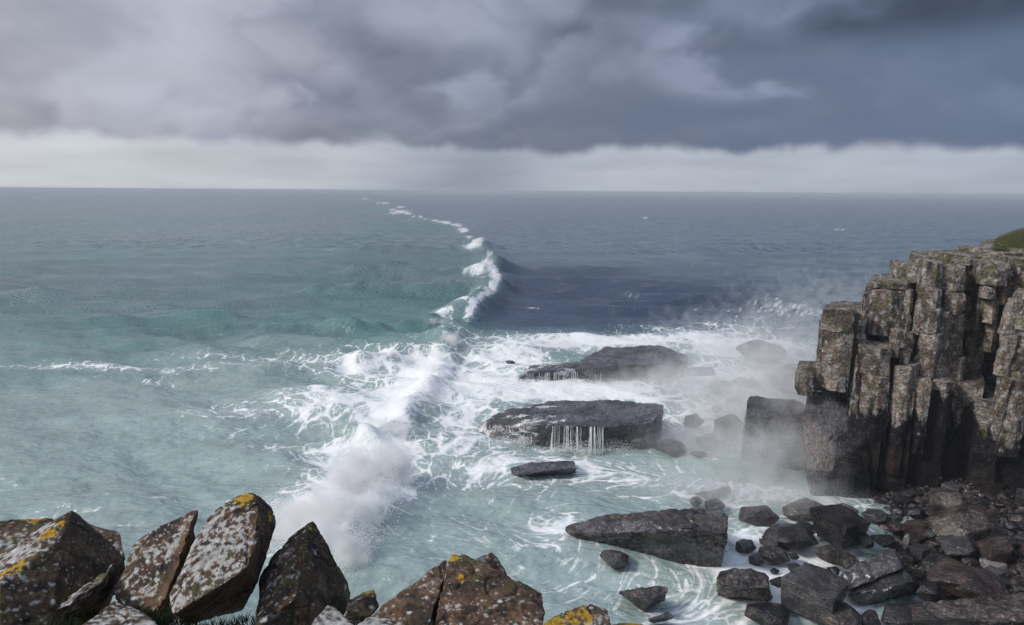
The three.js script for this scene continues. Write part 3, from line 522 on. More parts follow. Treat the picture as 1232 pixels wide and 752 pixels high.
const named = [
  ['pyramid shaped grey boulder standing in foam landward of the long wedge rock', [15.17, 0.52, -39.05, 2.46, 1.47, 2.09], 'cut', 'grey'],
  ['large rounded brown boulder in the shallows at the foot of the cliff', [18.39, 0.45, -39.90, 3.16, 1.27, 2.69], 'round', 'brown'],
  ['smooth dark rounded boulder in foam below the large rounded brown one', [16.30, 0.39, -36.63, 2.81, 1.13, 2.39], 'round', 'dark'],
  ['small flat dark stone behind the smooth dark rounded boulder', [17.72, 0.18, -38.25, 1.28, 0.51, 1.09], 'round', 'dark'],
  ['big angular dark boulder with a flat sloping top at the edge of the boulder heap', [19.18, 0.84, -36.71, 3.28, 2.12, 2.79], 'cube', 'dark', 0.5],
  ['low dark boulder behind the big angular one, close under the cliff', [21.05, 0.26, -40.31, 1.86, 0.74, 1.58], 'round', 'grey'],
  ['small dark oval stone in foam near the end of the long wedge rock', [13.42, 0.18, -36.03, 1.29, 0.53, 1.10], 'round', 'grey'],
  ['thin flat stone awash between the small oval stone and the smooth dark boulder', [14.91, 0.21, -36.10, 1.48, 0.59, 1.25], 'round', 'grey'],
  ['rounded pale brown boulder with a cleft front, awash in foam', [14.53, 0.29, -34.86, 1.76, 0.84, 1.50], 'round', 'brown'],
  ['flat grey stone half under water beside the pale brown boulder', [13.55, 0.11, -34.65, 1.06, 0.73, 0.90], 'cut', 'grey'],
  ['little dark stone just landward of the pale brown boulder', [15.72, 0.11, -35.03, 0.75, 0.30, 0.64], 'round', 'dark'],
  ['small black lumpy stone in the middle of the shallows', [15.33, 0.17, -33.64, 1.20, 0.48, 1.02], 'cut', 'dark'],
  ['tiny black stone barely above the foam, near the squat brown block', [14.15, 0.07, -33.55, 0.51, 0.21, 0.44], 'round', 'dark'],
  ['low dark stone in foam touching the squat brown block', [13.88, 0.18, -32.19, 1.31, 0.52, 1.11], 'round', 'dark'],
  ['large diamond shaped grey boulder with a flat face, ringed by foam', [14.89, 0.77, -30.39, 3.28, 1.92, 2.79], 'cube', 'grey', 0.8],
  ['long low black rock in foam below the squat brown block', [12.27, 0.36, -29.38, 2.54, 1.02, 2.16], 'cut', 'dark'],
  ['tilted brown slab partly out of the water below the diamond shaped boulder', [15.45, 0.53, -28.71, 2.39, 0.95, 2.03], 'cut', 'brown'],
  ['rounded brown boulder between the big angular one and the split slab', [17.66, 0.52, -34.41, 1.85, 0.92, 1.57], 'round', 'brown'],
  ['small jagged black stone beside the diamond shaped boulder', [17.14, 0.28, -33.24, 0.90, 0.51, 0.76], 'cut', 'dark'],
  ['brown stone leaning against the split slab', [18.09, 0.65, -33.36, 1.18, 0.99, 1.00], 'round', 'brown'],
  ['oval dark boulder at the waterline under the cliff, landward of the big angular one', [22.41, 0.51, -39.05, 1.48, 0.89, 1.26], 'round', 'grey'],
  ['pointed grey brown boulder propped against the cliff foot', [26.12, 1.86, -37.99, 2.41, 1.90, 2.05], 'cut', 'brown'],
  ['small square stone on the shoulder of the pointed boulder', [27.12, 1.73, -38.29, 0.82, 0.65, 0.70], 'cube', 'brown'],
  ['pinkish square stone just below the pointed boulder', [27.30, 1.50, -37.99, 1.07, 0.57, 0.91], 'cube', 'red'],
  ['long smooth brown boulder lying flat under the cliff wall', [25.81, 1.57, -36.09, 4.04, 1.61, 3.43], 'round', 'brown', 0.1],
  ['upright reddish brown boulder among pale cobbles', [25.57, 1.60, -33.12, 2.21, 1.71, 1.88], 'round', 'red'],
  ['white angular stone lying between reddish boulders', [24.95, 1.09, -32.44, 1.24, 0.54, 1.05], 'cube', 'pale'],
  ['long flat reddish boulder with a thin cross seam', [22.68, 1.10, -31.02, 3.58, 1.43, 3.05], 'round', 'red'],
  ['dark tilted slab wedged above the long reddish boulder', [22.29, 1.02, -32.38, 2.42, 1.19, 2.06], 'cut', 'dark', 0.5],
  ['broad grey boulder in the middle of the heap', [24.31, 1.19, -34.35, 2.79, 1.12, 2.37], 'cut', 'grey'],
  ['blocky red stone among dark ones under the cliff', [23.44, 0.86, -36.83, 1.20, 1.02, 1.02], 'cube', 'red'],
  ['greenish round stone beside the blocky red stone', [24.04, 0.86, -36.16, 1.07, 0.74, 0.91], 'round', 'grey'],
  ['pale upright flake of stone in the heap', [22.27, 0.86, -35.47, 0.52, 1.03, 0.44], 'cut', 'pale'],
  ['grey flat topped stone below the pale flake', [22.37, 0.74, -34.43, 1.02, 0.69, 0.87], 'cube', 'grey'],
  ['dark rounded boulder between the split slab and the long reddish boulder', [20.43, 0.90, -30.45, 1.77, 1.15, 1.51], 'round', 'dark'],
  ['dark boulder pressed against the lower split slab', [18.30, 0.58, -28.85, 1.97, 0.81, 1.67], 'round', 'dark'],
  ['black wedge in the foam channel beside the front slab', [16.77, 0.48, -28.86, 1.26, 0.80, 1.07], 'cut', 'dark'],
  ['dark smooth boulder beneath the pointed one', [24.56, 0.96, -38.61, 1.49, 0.75, 1.27], 'round', 'dark'],
  ['small dark boulder at the water edge below the cliff wall', [25.54, 1.03, -38.59, 1.25, 0.67, 1.06], 'round', 'dark'],
  ['reddish cobble beside the oval dark boulder', [22.77, 0.61, -37.50, 1.08, 0.59, 0.92], 'round', 'red'],
  ['dark stone filling the gap above the split slab', [21.18, 0.66, -35.83, 1.61, 0.74, 1.37], 'cut', 'dark'],
  ['squat dark stone beside the rounded brown boulder', [20.06, 0.59, -35.84, 1.48, 0.84, 1.26], 'cut', 'dark'],
];
named.forEach(([label, at, kind, tone, yaw], i) => boulder(label, at, { kind: kind === 'round' && i % 3 === 1 ? 'cut' : kind, tone, yaw: yaw ?? (i * 1.3 % 1 - 0.4), seed: i + 3, n: clamp(Math.round((at[3] + at[4]) * 10), 12, 36) }));
const misty = [
  ['low broad boulder in mist, farthest out toward the open sea', [30.78, 0.81, -82.07, 5.78, 2.31, 4.91]], ['small round boulder in mist just in front of the farthest broad one', [30.98, 0.40, -79.48, 2.87, 1.15, 2.44]],
  ['rounded boulder in mist beside the square ended block', [21.33, 0.51, -66.94, 3.51, 1.45, 2.99]], ['low boulder in mist behind the rounded one', [24.36, 0.40, -68.92, 2.86, 1.15, 2.43]], ['big misty boulder close to the steep block', [28.67, 1.16, -67.90, 4.39, 3.33, 3.73]],
  ['round misty boulder between the largest slab and the steep block', [17.82, 0.88, -53.54, 3.08, 2.52, 2.62]], ['wide low misty boulder at the foot of the steep block', [15.86, 0.37, -51.84, 2.61, 1.05, 2.22]], ['misty boulder awash at the square end of the largest slab', [12.50, 0.37, -50.51, 2.66, 1.06, 2.26]],
  ['small misty stone beside the round misty boulder', [14.39, 0.22, -49.56, 1.52, 0.63, 1.29]], ['leaning misty flake of rock behind the largest slab', [15.73, 0.40, -56.73, 1.72, 1.15, 1.46]], ['small misty stone midway between the two large slabs', [18.98, 0.27, -60.64, 1.17, 0.77, 0.99]],
  ['little misty stone near the rounded boulder', [21.23, 0.23, -63.37, 1.48, 0.65, 1.26]], ['small low stone in white surf seaward of the farther slab', [-0.69, -0.11, -82.83, 1.71, 0.68, 1.45]], ['thin dark stone in white surf beside the low stone', [-0.16, -0.04, -78.80, 1.11, 0.45, 0.95]],
  ['small misty stone behind the peak of the long wedge rock', [12.02, 0.23, -41.54, 1.07, 0.65, 0.91]], ['misty flat stone between the pale slab and the long wedge', [13.08, 0.25, -40.92, 1.77, 0.71, 1.51]],
  ['smooth oval stone in the water just below the long wedge rock', [5.72, 0.25, -34.39, 1.81, 0.72, 1.53]],
];
misty.forEach(([label, at], i) => boulder(label, at, { kind: i % 3 === 2 ? 'cut' : 'round', tone: 'grey', yaw: i * 0.7, seed: 60 + i, n: 20 }));

slab('split_slab', 'upper of two tilted grey slabs parted by a straight dark crack', 'boulder', [
  [16.44, 0.7, -31.53], [16.61, 1.20, -31.46], [18.73, 2.00, -32.15], [19.57, 2.10, -32.23], [19.30, 2.00, -30.75], [18.29, 1.70, -30.87], [16.59, 0.8, -30.64], [17.38, -0.2, -32.54], [20.10, -0.2, -33.99], [21.76, -0.2, -35.02], [20.93, -0.2, -35.72]], { seed: 41, n: 40, amp: 0.06, color: stoneTone.grey(3) });
slab('split_slab', 'lower of two tilted grey slabs, just seaward of the straight crack', 'boulder', [
  [16.54, 0.65, -30.60], [18.57, 1.55, -30.97], [19.53, 1.70, -31.03], [19.60, 1.50, -30.27], [18.41, 1.40, -29.99], [16.96, 0.4, -30.16], [18.05, -0.2, -30.74], [20.78, -0.2, -32.05], [21.36, -0.2, -33.44], [17.41, -0.2, -31.80]], { seed: 44, n: 40, amp: 0.06, color: stoneTone.dark(5) });
slab('front_slab', 'long flat brown grey slab with a rusty end, in front of the boulder heap', 'boulder', [
  [18.35, 1.50, -28.43], [19.98, 1.70, -28.53], [24.08, 1.90, -28.85], [26.41, 1.90, -28.88], [24.71, 1.90, -26.80], [22.53, 1.80, -26.75], [17.73, 1.40, -27.28], [18.31, -0.2, -27.97], [25.36, -0.2, -27.20], [27.85, -0.2, -30.24], [19.49, -0.2, -29.83]], { seed: 47, n: 60, amp: 0.07, color: (x, y, z) => x < 18.6 + 0.5 * N3(y * 2, z * 2, 1) ? stoneTone.red(4)(x, y, z) : stoneTone.brown(8)(x, y, z) });

// ------------------------------------------------------------------ the cobble bank under the boulders and the loose cobbles
const bankHeight = (x, z) => -0.55 + 1.75 * step(18.5, 30, x + 0.22 * (z + 36)) + 0.35 * step(-40, -30, z) * step(20, 27, x) + 0.18 * fbm(x * 0.9, 2, z * 0.9, 3);
{
  const g = new THREE.PlaneGeometry(34, 32, 110, 100); g.rotateX(-Math.PI / 2); g.translate(33, 0, -33);
  const p = g.attributes.position, c = new Float32Array(p.count * 3), u = g.attributes.uv;
  for (let k = 0; k < p.count; k++) { const x = p.getX(k), z = p.getZ(k); p.setY(k, bankHeight(x, z)); u.setXY(k, x * 0.8, z * 0.8); const n = cells2(x * 2.2, z * 2.2, 5); c.set(mix3([0.012, 0.011, 0.011], [0.035, 0.03, 0.028], step(0.0, 0.5, n[1] - n[0])), 3 * k); }
  g.setAttribute('color', new THREE.BufferAttribute(c, 3)); g.computeVertexNormals();
  obj('beach', g, M.shingle).userData.kind = 'structure';
}
{
  const R = rng(4242), big = [...named.map((n) => n[1])]; let made = 0, tries = 0;
  const tones = ['dark', 'grey', 'brown', 'dark', 'dark', 'grey', 'dark', 'red', 'brown', 'grey'];
  while (made < 190 && tries++ < 12000) {
    const x = 19.5 + 15 * R(), z = -43.5 + 16 * R();
    const y = bankHeight(x, z); if (y < -0.12) continue;
    if (x / -z < 0.52 || x / -z > 0.9 || z < -42.2 + 0.28 * Math.max(0, x - 27) ) continue;
    const pale = x > 29.2 + R() && z > -40 && R() < 0.28, s = pale ? 0.25 + 0.25 * R() : 0.42 + 0.9 * R() * R() * R() + 0.45 * R();
    if (big.some((b) => Math.hypot(b[0] - x, b[2] - z) < b[3] * 0.30)) continue;
    const tone = pale ? 'pale' : tones[Math.floor(R() * 10)];
    const word = { dark: 'black', grey: 'grey', brown: 'brown', red: 'reddish', pale: 'whitish' }[tone];
    boulder(`loose ${word} cobble in the boulder heap under the cliff`, [x, y + 0.2 * s, z, s * (0.8 + 0.6 * R()), s * (0.5 + 0.3 * R()), s * (0.8 + 0.4 * R())], { kind: R() < 0.25 ? 'round' : R() < 0.55 ? 'cut' : 'cube', tone, yaw: R() * 6, seed: 200 + made, grp: `loose ${word} cobbles under the cliff`, name: 'cobble', category: 'cobble', n: 8 });
    big.push([x, y, z, s * 0.9]); made++;
  }
}
{ // pebbles between the cobbles, past counting
  const R = rng(515), g = rockGeo({ planes: [[1, 0, 0, 1], [-1, 0, 0, 0.9], [0, 1, 0, 0.6], [0, -1, 0, 0.6], [0, 0, 1, 0.8], [0, 0, -1, 1], [0.6, 0.6, 0.52, 0.85], [-0.7, 0.5, 0.5, 0.8], [0.3, 0.7, -0.65, 0.8]], center: [0, 0, 0], scale: [1, 1, 1], n: 4, q: 10 });
  const mat = new THREE.MeshStandardMaterial({ color: 0xffffff, roughness: 0.55 }), m = new THREE.InstancedMesh(g, mat, 3000), d = new THREE.Object3D(), col = new THREE.Color(); let k = 0;
  const tones = [[0.03, 0.028, 0.03], [0.06, 0.055, 0.058], [0.05, 0.04, 0.035], [0.07, 0.045, 0.04], [0.04, 0.03, 0.028], [0.02, 0.02, 0.022]];
  while (k < 3000) { const x = 18.5 + 18 * R(), z = -44 + 17 * R(), y = bankHeight(x, z); if (y < -0.2) continue; const s = 0.06 + 0.12 * R() * R() + 0.05 * R(); d.position.set(x, y + 0.3 * s, z); d.rotation.set(R() * 6, R() * 6, R() * 6); d.scale.setScalar(s); d.updateMatrix(); m.setMatrixAt(k, d.matrix); const t = R() < 0.06 && x > 28 ? [0.36, 0.33, 0.3] : tones[Math.floor(R() * 6)], f = 0.7 + 0.6 * R(); m.setColorAt(k++, col.setRGB(t[0] * f, t[1] * f, t[2] * f)); }
  m.name = 'pebbles'; m.castShadow = m.receiveShadow = true; scene.add(m); tag(m, 'small mixed pebbles packed between the cobbles under the cliff', 'pebbles', null, 'stuff');
}
console.log('boulders');

// ------------------------------------------------------------------ the cliff: jointed columns of stacked blocks
const cliff = group('sea_cliff'); tag(cliff, 'tall jointed cliff of stacked grey blocks, black and wet toward its foot', 'cliff', null, 'structure');
const shade3 = (v, k) => [v[0] * k, v[1] * k, v[2] * k];
function cliffColor(tone, seed) {
  return (x, y, z, nx, ny, nz) => {
    const line = 6.3 + 5.0 * fbm(x * 0.5, seed * 0.2, z * 0.5, 2) + 3.4 * fbm(x * 1.5, y * 0.4, z * 1.5, 4) - 1.6 * step(29.5, 31.5, x);
    const n = fbm(x * 0.9 + seed, y * 0.6, z * 0.9, 4), m = fbm(x * 3.1, y * 2.1 + seed, z * 3.1, 4);
    let dry = mix3([0.135, 0.100, 0.080], [0.335, 0.282, 0.240], step(-0.25, 0.22, n + 0.25 * m));
    dry = mix3(dry, [0.055, 0.045, 0.04], step(0.10, 0.26, fbm(x * 2.2 + 9, y * 0.35, z * 2.2 + seed, 4)));   // dark runs
    dry = mix3(dry, [0.47, 0.455, 0.43], step(0.10, 0.2, m) * 0.8);                                          // crustose lichen
    dry = mix3(dry, [0.15, 0.145, 0.06], 0.6 * step(0.12, 0.3, fbm(x * 1.3 + 30, y * 1.3, z * 1.3, 4) + 0.12 * step(11, 15, y)));
    dry = shade3(dry, tone);
    let wet = mix3([0.008, 0.007, 0.009], [0.019, 0.017, 0.018], step(-0.15, 0.25, n));
    wet = mix3(wet, [0.044, 0.029, 0.020], step(0.02, 0.2, fbm(x * 0.45 + 3, y * 0.5, z * 0.45, 3)) * step(4.6, 3.2, y + 1.5 * m));
    wet = mix3(wet, [0.13, 0.115, 0.105], 0.7 * step(0.22, 0.3, fbm(x * 6, y * 6, z * 6 + seed, 3)) * step(line - 4.5, line, y));   // barnacles and droppings
    let c = mix3(wet, dry, step(-0.25, 0.35, y - line));
    const splash = spot3(x * 3.5, y * 2.6, z * 3.5, 5 + Math.round(seed), 0.5 * step(2.2, 0.2, Math.abs(y - line - 0.8)));
    if (splash > 0.02) c = mix3(c, [0.5, 0.47, 0.44], 0.8 * step(0.02, 0.08, splash));
    return c;
  };
}
const CR = rng(991);
let blockSeed = 0;
function block([x, top, bot, z, w], { t = 2.6, yaw = 0, lean = 0, name = 'rock_block', tone = 1, q = 72, amp = 0.05, n = 0, label, bulge = -0.10 } = {}) {
  const h = top - bot, face = Math.atan2(-x, -z) + yaw, fx = Math.sin(face), fz = Math.cos(face), rx = Math.cos(face), rz = -Math.sin(face);
  const pts = [];
  for (const [s, d] of [[-1, 0], [1, 0], [1, 1], [-1, 1], [0.2, bulge]]) for (const up of [0, 1]) {
    const hw = w / 2 * (1 + 0.20 * (CR() - 0.5)) * 0.985, dd = d * t, e = 0.22 * (CR() - 0.5), l = lean * (up ? 1 : 0);
    pts.push([x + rx * (s * hw + l) - fx * (dd + e), bot + up * h + (up ? 0.22 : 0.08) * (CR() - 0.5) * Math.min(1, w), z + rz * (s * hw + l) - fz * (dd + e)]);
  }
  blockSeed++;
  const g = facetGeo({ pts, res: 0.2, q, uv: 0.4, disp: weather(amp, 1.1, blockSeed * 0.37, amp * 0.9, amp * 1.2), color: cliffColor(tone, blockSeed % 7) });
  const o = obj(name, g, (top + bot) / 2 > 6.2 ? M.dryRock : M.wetCliff, cliff);
  if (label) o.userData.label = label;
  return o;
}
const upper = [
  [[21.49, 12.44, 10.99, -44.20, 2.02], {}], [[23.22, 12.22, 10.75, -44.60, 0.78], { yaw: 0.4 }], [[21.60, 10.94, 6.95, -44.20, 1.87], {}], [[23.25, 10.77, 7.11, -44.50, 0.68], { yaw: 0.5 }], [[20.86, 11.64, 6.65, -45.20, 0.36], { yaw: -0.9 }],
  [[25.18, 14.25, 13.69, -45.30, 2.20], {}], [[25.13, 13.65, 10.53, -45.20, 2.10], { yaw: 0.15 }], [[24.07, 13.95, 12.12, -45.80, 0.45], { yaw: -0.6 }], [[24.10, 13.21, 12.05, -46.20, 0.30], { yaw: -0.4 }],
  [[26.34, 13.75, 10.83, -44.90, 0.62], { yaw: 0.3 }], [[26.64, 10.89, 8.49, -44.60, 0.71], { yaw: 0.3 }],
  [[27.22, 15.30, 14.06, -46.00, 0.69], { yaw: 0.5 }], [[27.23, 15.49, 13.59, -45.30, 0.48], { yaw: -0.3 }], [[27.64, 15.67, 14.03, -44.60, 1.17], { yaw: 0.35 }],
  [[27.06, 14.04, 10.80, -44.50, 0.99], { yaw: -0.35, lean: 0.12 }], [[27.41, 13.92, 12.61, -43.80, 0.96], { yaw: 0.3 }], [[27.04, 12.62, 11.02, -43.70, 1.20], { yaw: -0.25, lean: 0.1 }], [[27.00, 10.99, 7.96, -43.60, 1.28], { yaw: -0.3, lean: 0.2 }], [[28.15, 12.48, 10.49, -43.90, 1.37], { yaw: 0.7 }], [[28.43, 10.51, 7.69, -43.80, 1.36], { yaw: 0.75 }],
  [[29.00, 15.36, 13.66, -44.50, 1.29], { yaw: 0.1 }], [[28.93, 13.67, 12.23, -44.10, 1.14], { yaw: 0.15 }], [[29.42, 12.20, 9.27, -44.30, 1.19], { yaw: 0.5 }], [[29.53, 9.37, 3.01, -43.90, 1.04], { yaw: 0.5 }],
  [[31.34, 15.58, 13.47, -46.30, 0.90], {}], [[31.68, 13.49, 10.59, -46.20, 0.94], {}], [[31.99, 10.63, 6.49, -46.00, 1.17], {}], [[32.26, 6.60, 1.13, -45.60, 1.47], {}],
  [[30.80, 15.71, 14.21, -43.40, 1.58], { yaw: 0.2 }], [[30.70, 14.14, 13.33, -43.50, 0.88], { yaw: 0.2 }], [[31.83, 14.11, 12.97, -43.80, 0.61], { yaw: 0.3 }], [[31.22, 13.27, 11.73, -43.90, 0.93], { yaw: 0.2 }], [[31.74, 11.66, 9.63, -44.30, 0.71], { yaw: 0.3 }], [[31.14, 13.95, 10.97, -44.90, 0.46], { yaw: -0.3 }],
  [[31.15, 14.11, 11.84, -41.20, 1.55], { yaw: -0.1, lean: 0.25 }], [[30.70, 13.74, 11.44, -41.60, 1.04], { yaw: -0.5, lean: 0.3 }], [[31.23, 11.84, 9.20, -41.20, 1.58], { yaw: -0.1, lean: 0.25 }], [[30.65, 11.43, 8.77, -41.60, 0.95], { yaw: -0.5, lean: 0.3 }], [[31.28, 9.20, 3.64, -41.20, 1.58], { yaw: -0.1, lean: 0.3 }], [[30.72, 8.76, 4.48, -41.60, 0.91], { yaw: -0.5, lean: 0.3 }],
  [[32.87, 14.83, 10.75, -40.50, 2.49], { yaw: 0.2 }], [[33.07, 10.82, 5.57, -40.20, 2.69], { yaw: 0.1 }], [[33.04, 15.91, 13.77, -43.60, 2.06], { yaw: 0.2 }], [[35.27, 16.62, 14.25, -43.00, 2.39], { yaw: 0.2 }],
  [[28.85, 15.73, 15.20, -47.60, 1.81], { t: 3.4 }], [[29.90, 15.96, 15.27, -47.00, 1.86], { t: 3.2, yaw: 0.1 }], [[30.75, 15.98, 15.25, -46.20, 1.81], { t: 3, yaw: 0.2 }], [[33.08, 16.17, 15.52, -48.80, 2.20], { t: 4 }], [[33.26, 16.13, 15.34, -46.60, 2.35], { t: 4, yaw: 0.2 }], [[35.68, 16.23, 15.74, -50.50, 1.84], { t: 3 }], [[35.49, 16.37, 15.58, -46.00, 3.51], { t: 4, yaw: 0.2 }],
  [[23.76, 10.12, 8.34, -43.40, 2.03], { yaw: 0.1 }], [[23.92, 8.31, 3.68, -43.30, 1.78], { yaw: 0.1 }], [[22.95, 9.55, 4.62, -43.90, 0.58], { yaw: -0.5 }], [[25.36, 9.02, 1.61, -42.95, 1.14], { yaw: -0.3 }], [[26.53, 8.27, 3.17, -42.70, 1.12], { yaw: 0.05 }], [[28.01, 8.10, 4.94, -42.75, 1.24], { yaw: 0.2 }],
  [[25.44, 11.16, 10.06, -43.50, 0.60], { yaw: 0.5, t: 1 }], [[25.12, 10.40, 9.39, -43.70, 0.56], { yaw: -0.3, t: 1 }], [[25.81, 9.98, 8.97, -43.60, 0.65], { yaw: 0.2, t: 1 }], [[25.87, 10.51, 8.30, -45.30, 1.85], { yaw: 0 }],
];
for (const [c, o] of upper) block(c, { ...o, tone: 1.1 + 0.3 * CR() });
const lower = [
  [[22.93, 6.84, 2.99, -45.40, 2.61], { t: 2 }], [[23.78, 7.23, -0.77, -43.30, 1.55], { t: 3, yaw: 0 }], [[25.46, 7.30, -0.72, -43.10, 1.61], { t: 3, yaw: -0.08 }], [[27.43, 7.38, -0.73, -42.90, 1.97], { t: 3.4, yaw: 0.08 }], [[29.92, 7.81, -1.25, -43.40, 1.86], { t: 3 }],
  [[30.59, 6.87, 0.94, -41.90, 1.51], { t: 3, yaw: -0.3 }], [[30.16, 1.65, -1.87, -40.60, 1.45], { t: 3, yaw: -0.2 }], [[32.15, 7.38, -2.47, -41.20, 2.37], { t: 3 }], [[34.00, 7.76, -3.22, -40.00, 2.83], { t: 4 }],
  [[20.73, 8.20, 6.77, -46.00, 1.56], { t: 1.6 }], [[20.29, 7.65, 6.23, -45.40, 0.92], { t: 1.6, yaw: 0.2, q: 10 }],
];
for (const [c, o] of lower) block(c, { ...o, q: 80, amp: 0.035, n: 36, bulge: -0.01 });
{ // the bulging foot on the seaward side, its lower part crusted with pale barnacles
  const base = cliffColor(1, 3), pts = [[20.93, 6.26, -46.50], [22.34, 6.30, -46.00], [23.75, 5.29, -44.00], [23.87, 4.33, -43.40], [23.27, 2.19, -42.90], [21.69, 0.156, -42.20], [19.86, 0.00467, -42.00], [19.79, 1.92, -43.50], [20.20, 4.25, -45.20], [23.81, -0.278, -42.40], [26.56, 4.29, -47.00], [27.20, -2.08, -47.00], [22.24, 5.52, -49.00], [22.90, -2.38, -49.00]];
  const g = facetGeo({ pts, res: 0.14, q: 40, uv: 0.4, disp: weather(0.16, 0.7, 4, 0.1), color: (x, y, z, a, b, c) => {
    const e = y - 1.5 - 1.05 * Math.abs(x - 20.9) - 0.7 * (x - 21) + 1.3 * fbm(x, y, z, 3);
    let k = mix3([0.085, 0.083, 0.09], [0.13, 0.127, 0.135], step(-0.2, 0.2, fbm(x * 0.8, y * 0.8, z * 0.8, 4)));
    k = mix3(k, [0.26, 0.205, 0.175], step(0, 0.4, e) * step(4.9, 4.1, y + 0.9 * (x - 20.5) + fbm(x * 2, y * 2, z * 2, 3)) * (0.75 + 0.9 * fbm(x * 9, y * 9, z * 9, 2)));
    return mix3(base(x, y, z, a, b, c), k, step(-0.1, 0.3, e));
  } });
  const o = obj('buttress', g, M.wetCliff, cliff); o.userData.label = 'bulging grey foot crusted with pale barnacles';
}
{ // the body of the headland behind the columns
  const body = (pts, seed) => obj('rock_mass', rockGeo({ pts, n: 24, q: 24, uv: 0.3, disp: weather(0.2, 0.5, seed, 0.1), color: cliffColor(0.9, seed) }), M.dryRock, cliff);
  const wall = (pl, pr, pt, d0, depth) => { const out = []; for (const p of [pl, pr]) { const l = Math.hypot(p[0], p[2]), ux = p[0] / l, uz = p[2] / l; for (const k of [0, depth]) out.push([p[0] + ux * k, p[1] - 0.012 * k, p[2] + uz * k], [p[0] + ux * k, -0.6, p[2] + uz * k]); } return out; };
  body(wall([21.77, 11.67, -46.30], [24.87, 11.69, -46.30], 0, 0, 9), 2);
  body(wall([24.93, 13.56, -47.00], [27.81, 13.61, -46.80], 0, 0, 12), 3);
  body(wall([28.11, 15.10, -48.00], [32.98, 15.48, -48.00], 0, 0, 16), 4);
  body(wall([32.66, 15.71, -48.00], [41.08, 16.43, -42.00], 0, 0, 30), 5);
}
console.log('cliff');

// ------------------------------------------------------------------ turf on the headland
function blades(name, label, count, place, len, tones, seed) {
  const R = rng(seed), b = new THREE.BufferGeometry();
  b.setAttribute('position', new THREE.Float32BufferAttribute([-0.05, 0, 0, 0.05, 0, 0, 0.035, 0.5, 0.06, -0.035, 0.5, 0.06, 0, 1, 0.3], 3)); b.setIndex([0, 1, 2, 0, 2, 3, 3, 2, 4]); b.computeVertexNormals();
  const m = new THREE.InstancedMesh(b, M.grass, count), d = new THREE.Object3D(), col = new THREE.Color();
  for (let k = 0; k < count; k++) { const p = place(R); d.position.set(p[0], p[1], p[2]); d.rotation.set((R() - 0.5) * 0.9, R() * TAU, (R() - 0.5) * 0.9); const s = len * (0.5 + R()); d.scale.set(s * 0.8, s, s); d.updateMatrix(); m.setMatrixAt(k, d.matrix); const t = tones[Math.floor(R() * tones.length)], f = 0.7 + 0.6 * R(); m.setColorAt(k, col.setRGB(t[0] * f, t[1] * f, t[2] * f)); }
  m.name = numbered(name); m.castShadow = m.receiveShadow = true; scene.add(m);
  return tag(m, label, 'grass', null, 'stuff');
}
{
  // u runs along the brow of the headland, k back from it
  const P = [33.27, 16.05, -47.50], E = [40.48, 16.69, -42.50];
  const at = (u, k) => { const x0 = lerp(P[0], E[0], u), z0 = lerp(P[2], E[2], u), l = Math.hypot(x0, z0); return [x0 + x0 / l * k, z0 + z0 / l * k]; };
  const rise = (u, k) => 16.2 + 0.9 * step(0, 0.22, u) * step(-0.3, 5, k) - 1.3 * step(0.03, 0, u) + 0.3 * fbm(u * 14, 3, k * 0.5, 3) - 0.6 * step(20, 27, k);
  const g = new THREE.PlaneGeometry(1, 1, 60, 50), p = g.attributes.position, c = new Float32Array(p.count * 3);
  for (let m = 0; m < p.count; m++) { const u = p.getX(m) + 0.5, k = 27 * (p.getY(m) + 0.5), [x, z] = at(u, k); p.setXYZ(m, x, rise(u, k) - 0.05, z); c.set(mix3([0.045, 0.055, 0.016], [0.085, 0.08, 0.032], step(-0.2, 0.2, fbm(x, 1, z, 3))), 3 * m); }
  g.setAttribute('color', new THREE.BufferAttribute(c, 3)); g.computeVertexNormals();
  obj('clifftop_turf', g, M.turf).userData.kind = 'structure';
  blades('clifftop_grass', 'short green grass on top of the cliff', 30000, (R) => { const u = 0.02 + 0.6 * R() * R(), k = 12 * R(), [x, z] = at(u, k); return [x, rise(u, k) - 0.07, z]; }, 0.2, [[0.05, 0.08, 0.018], [0.075, 0.095, 0.024], [0.11, 0.10, 0.042]], 8);
}

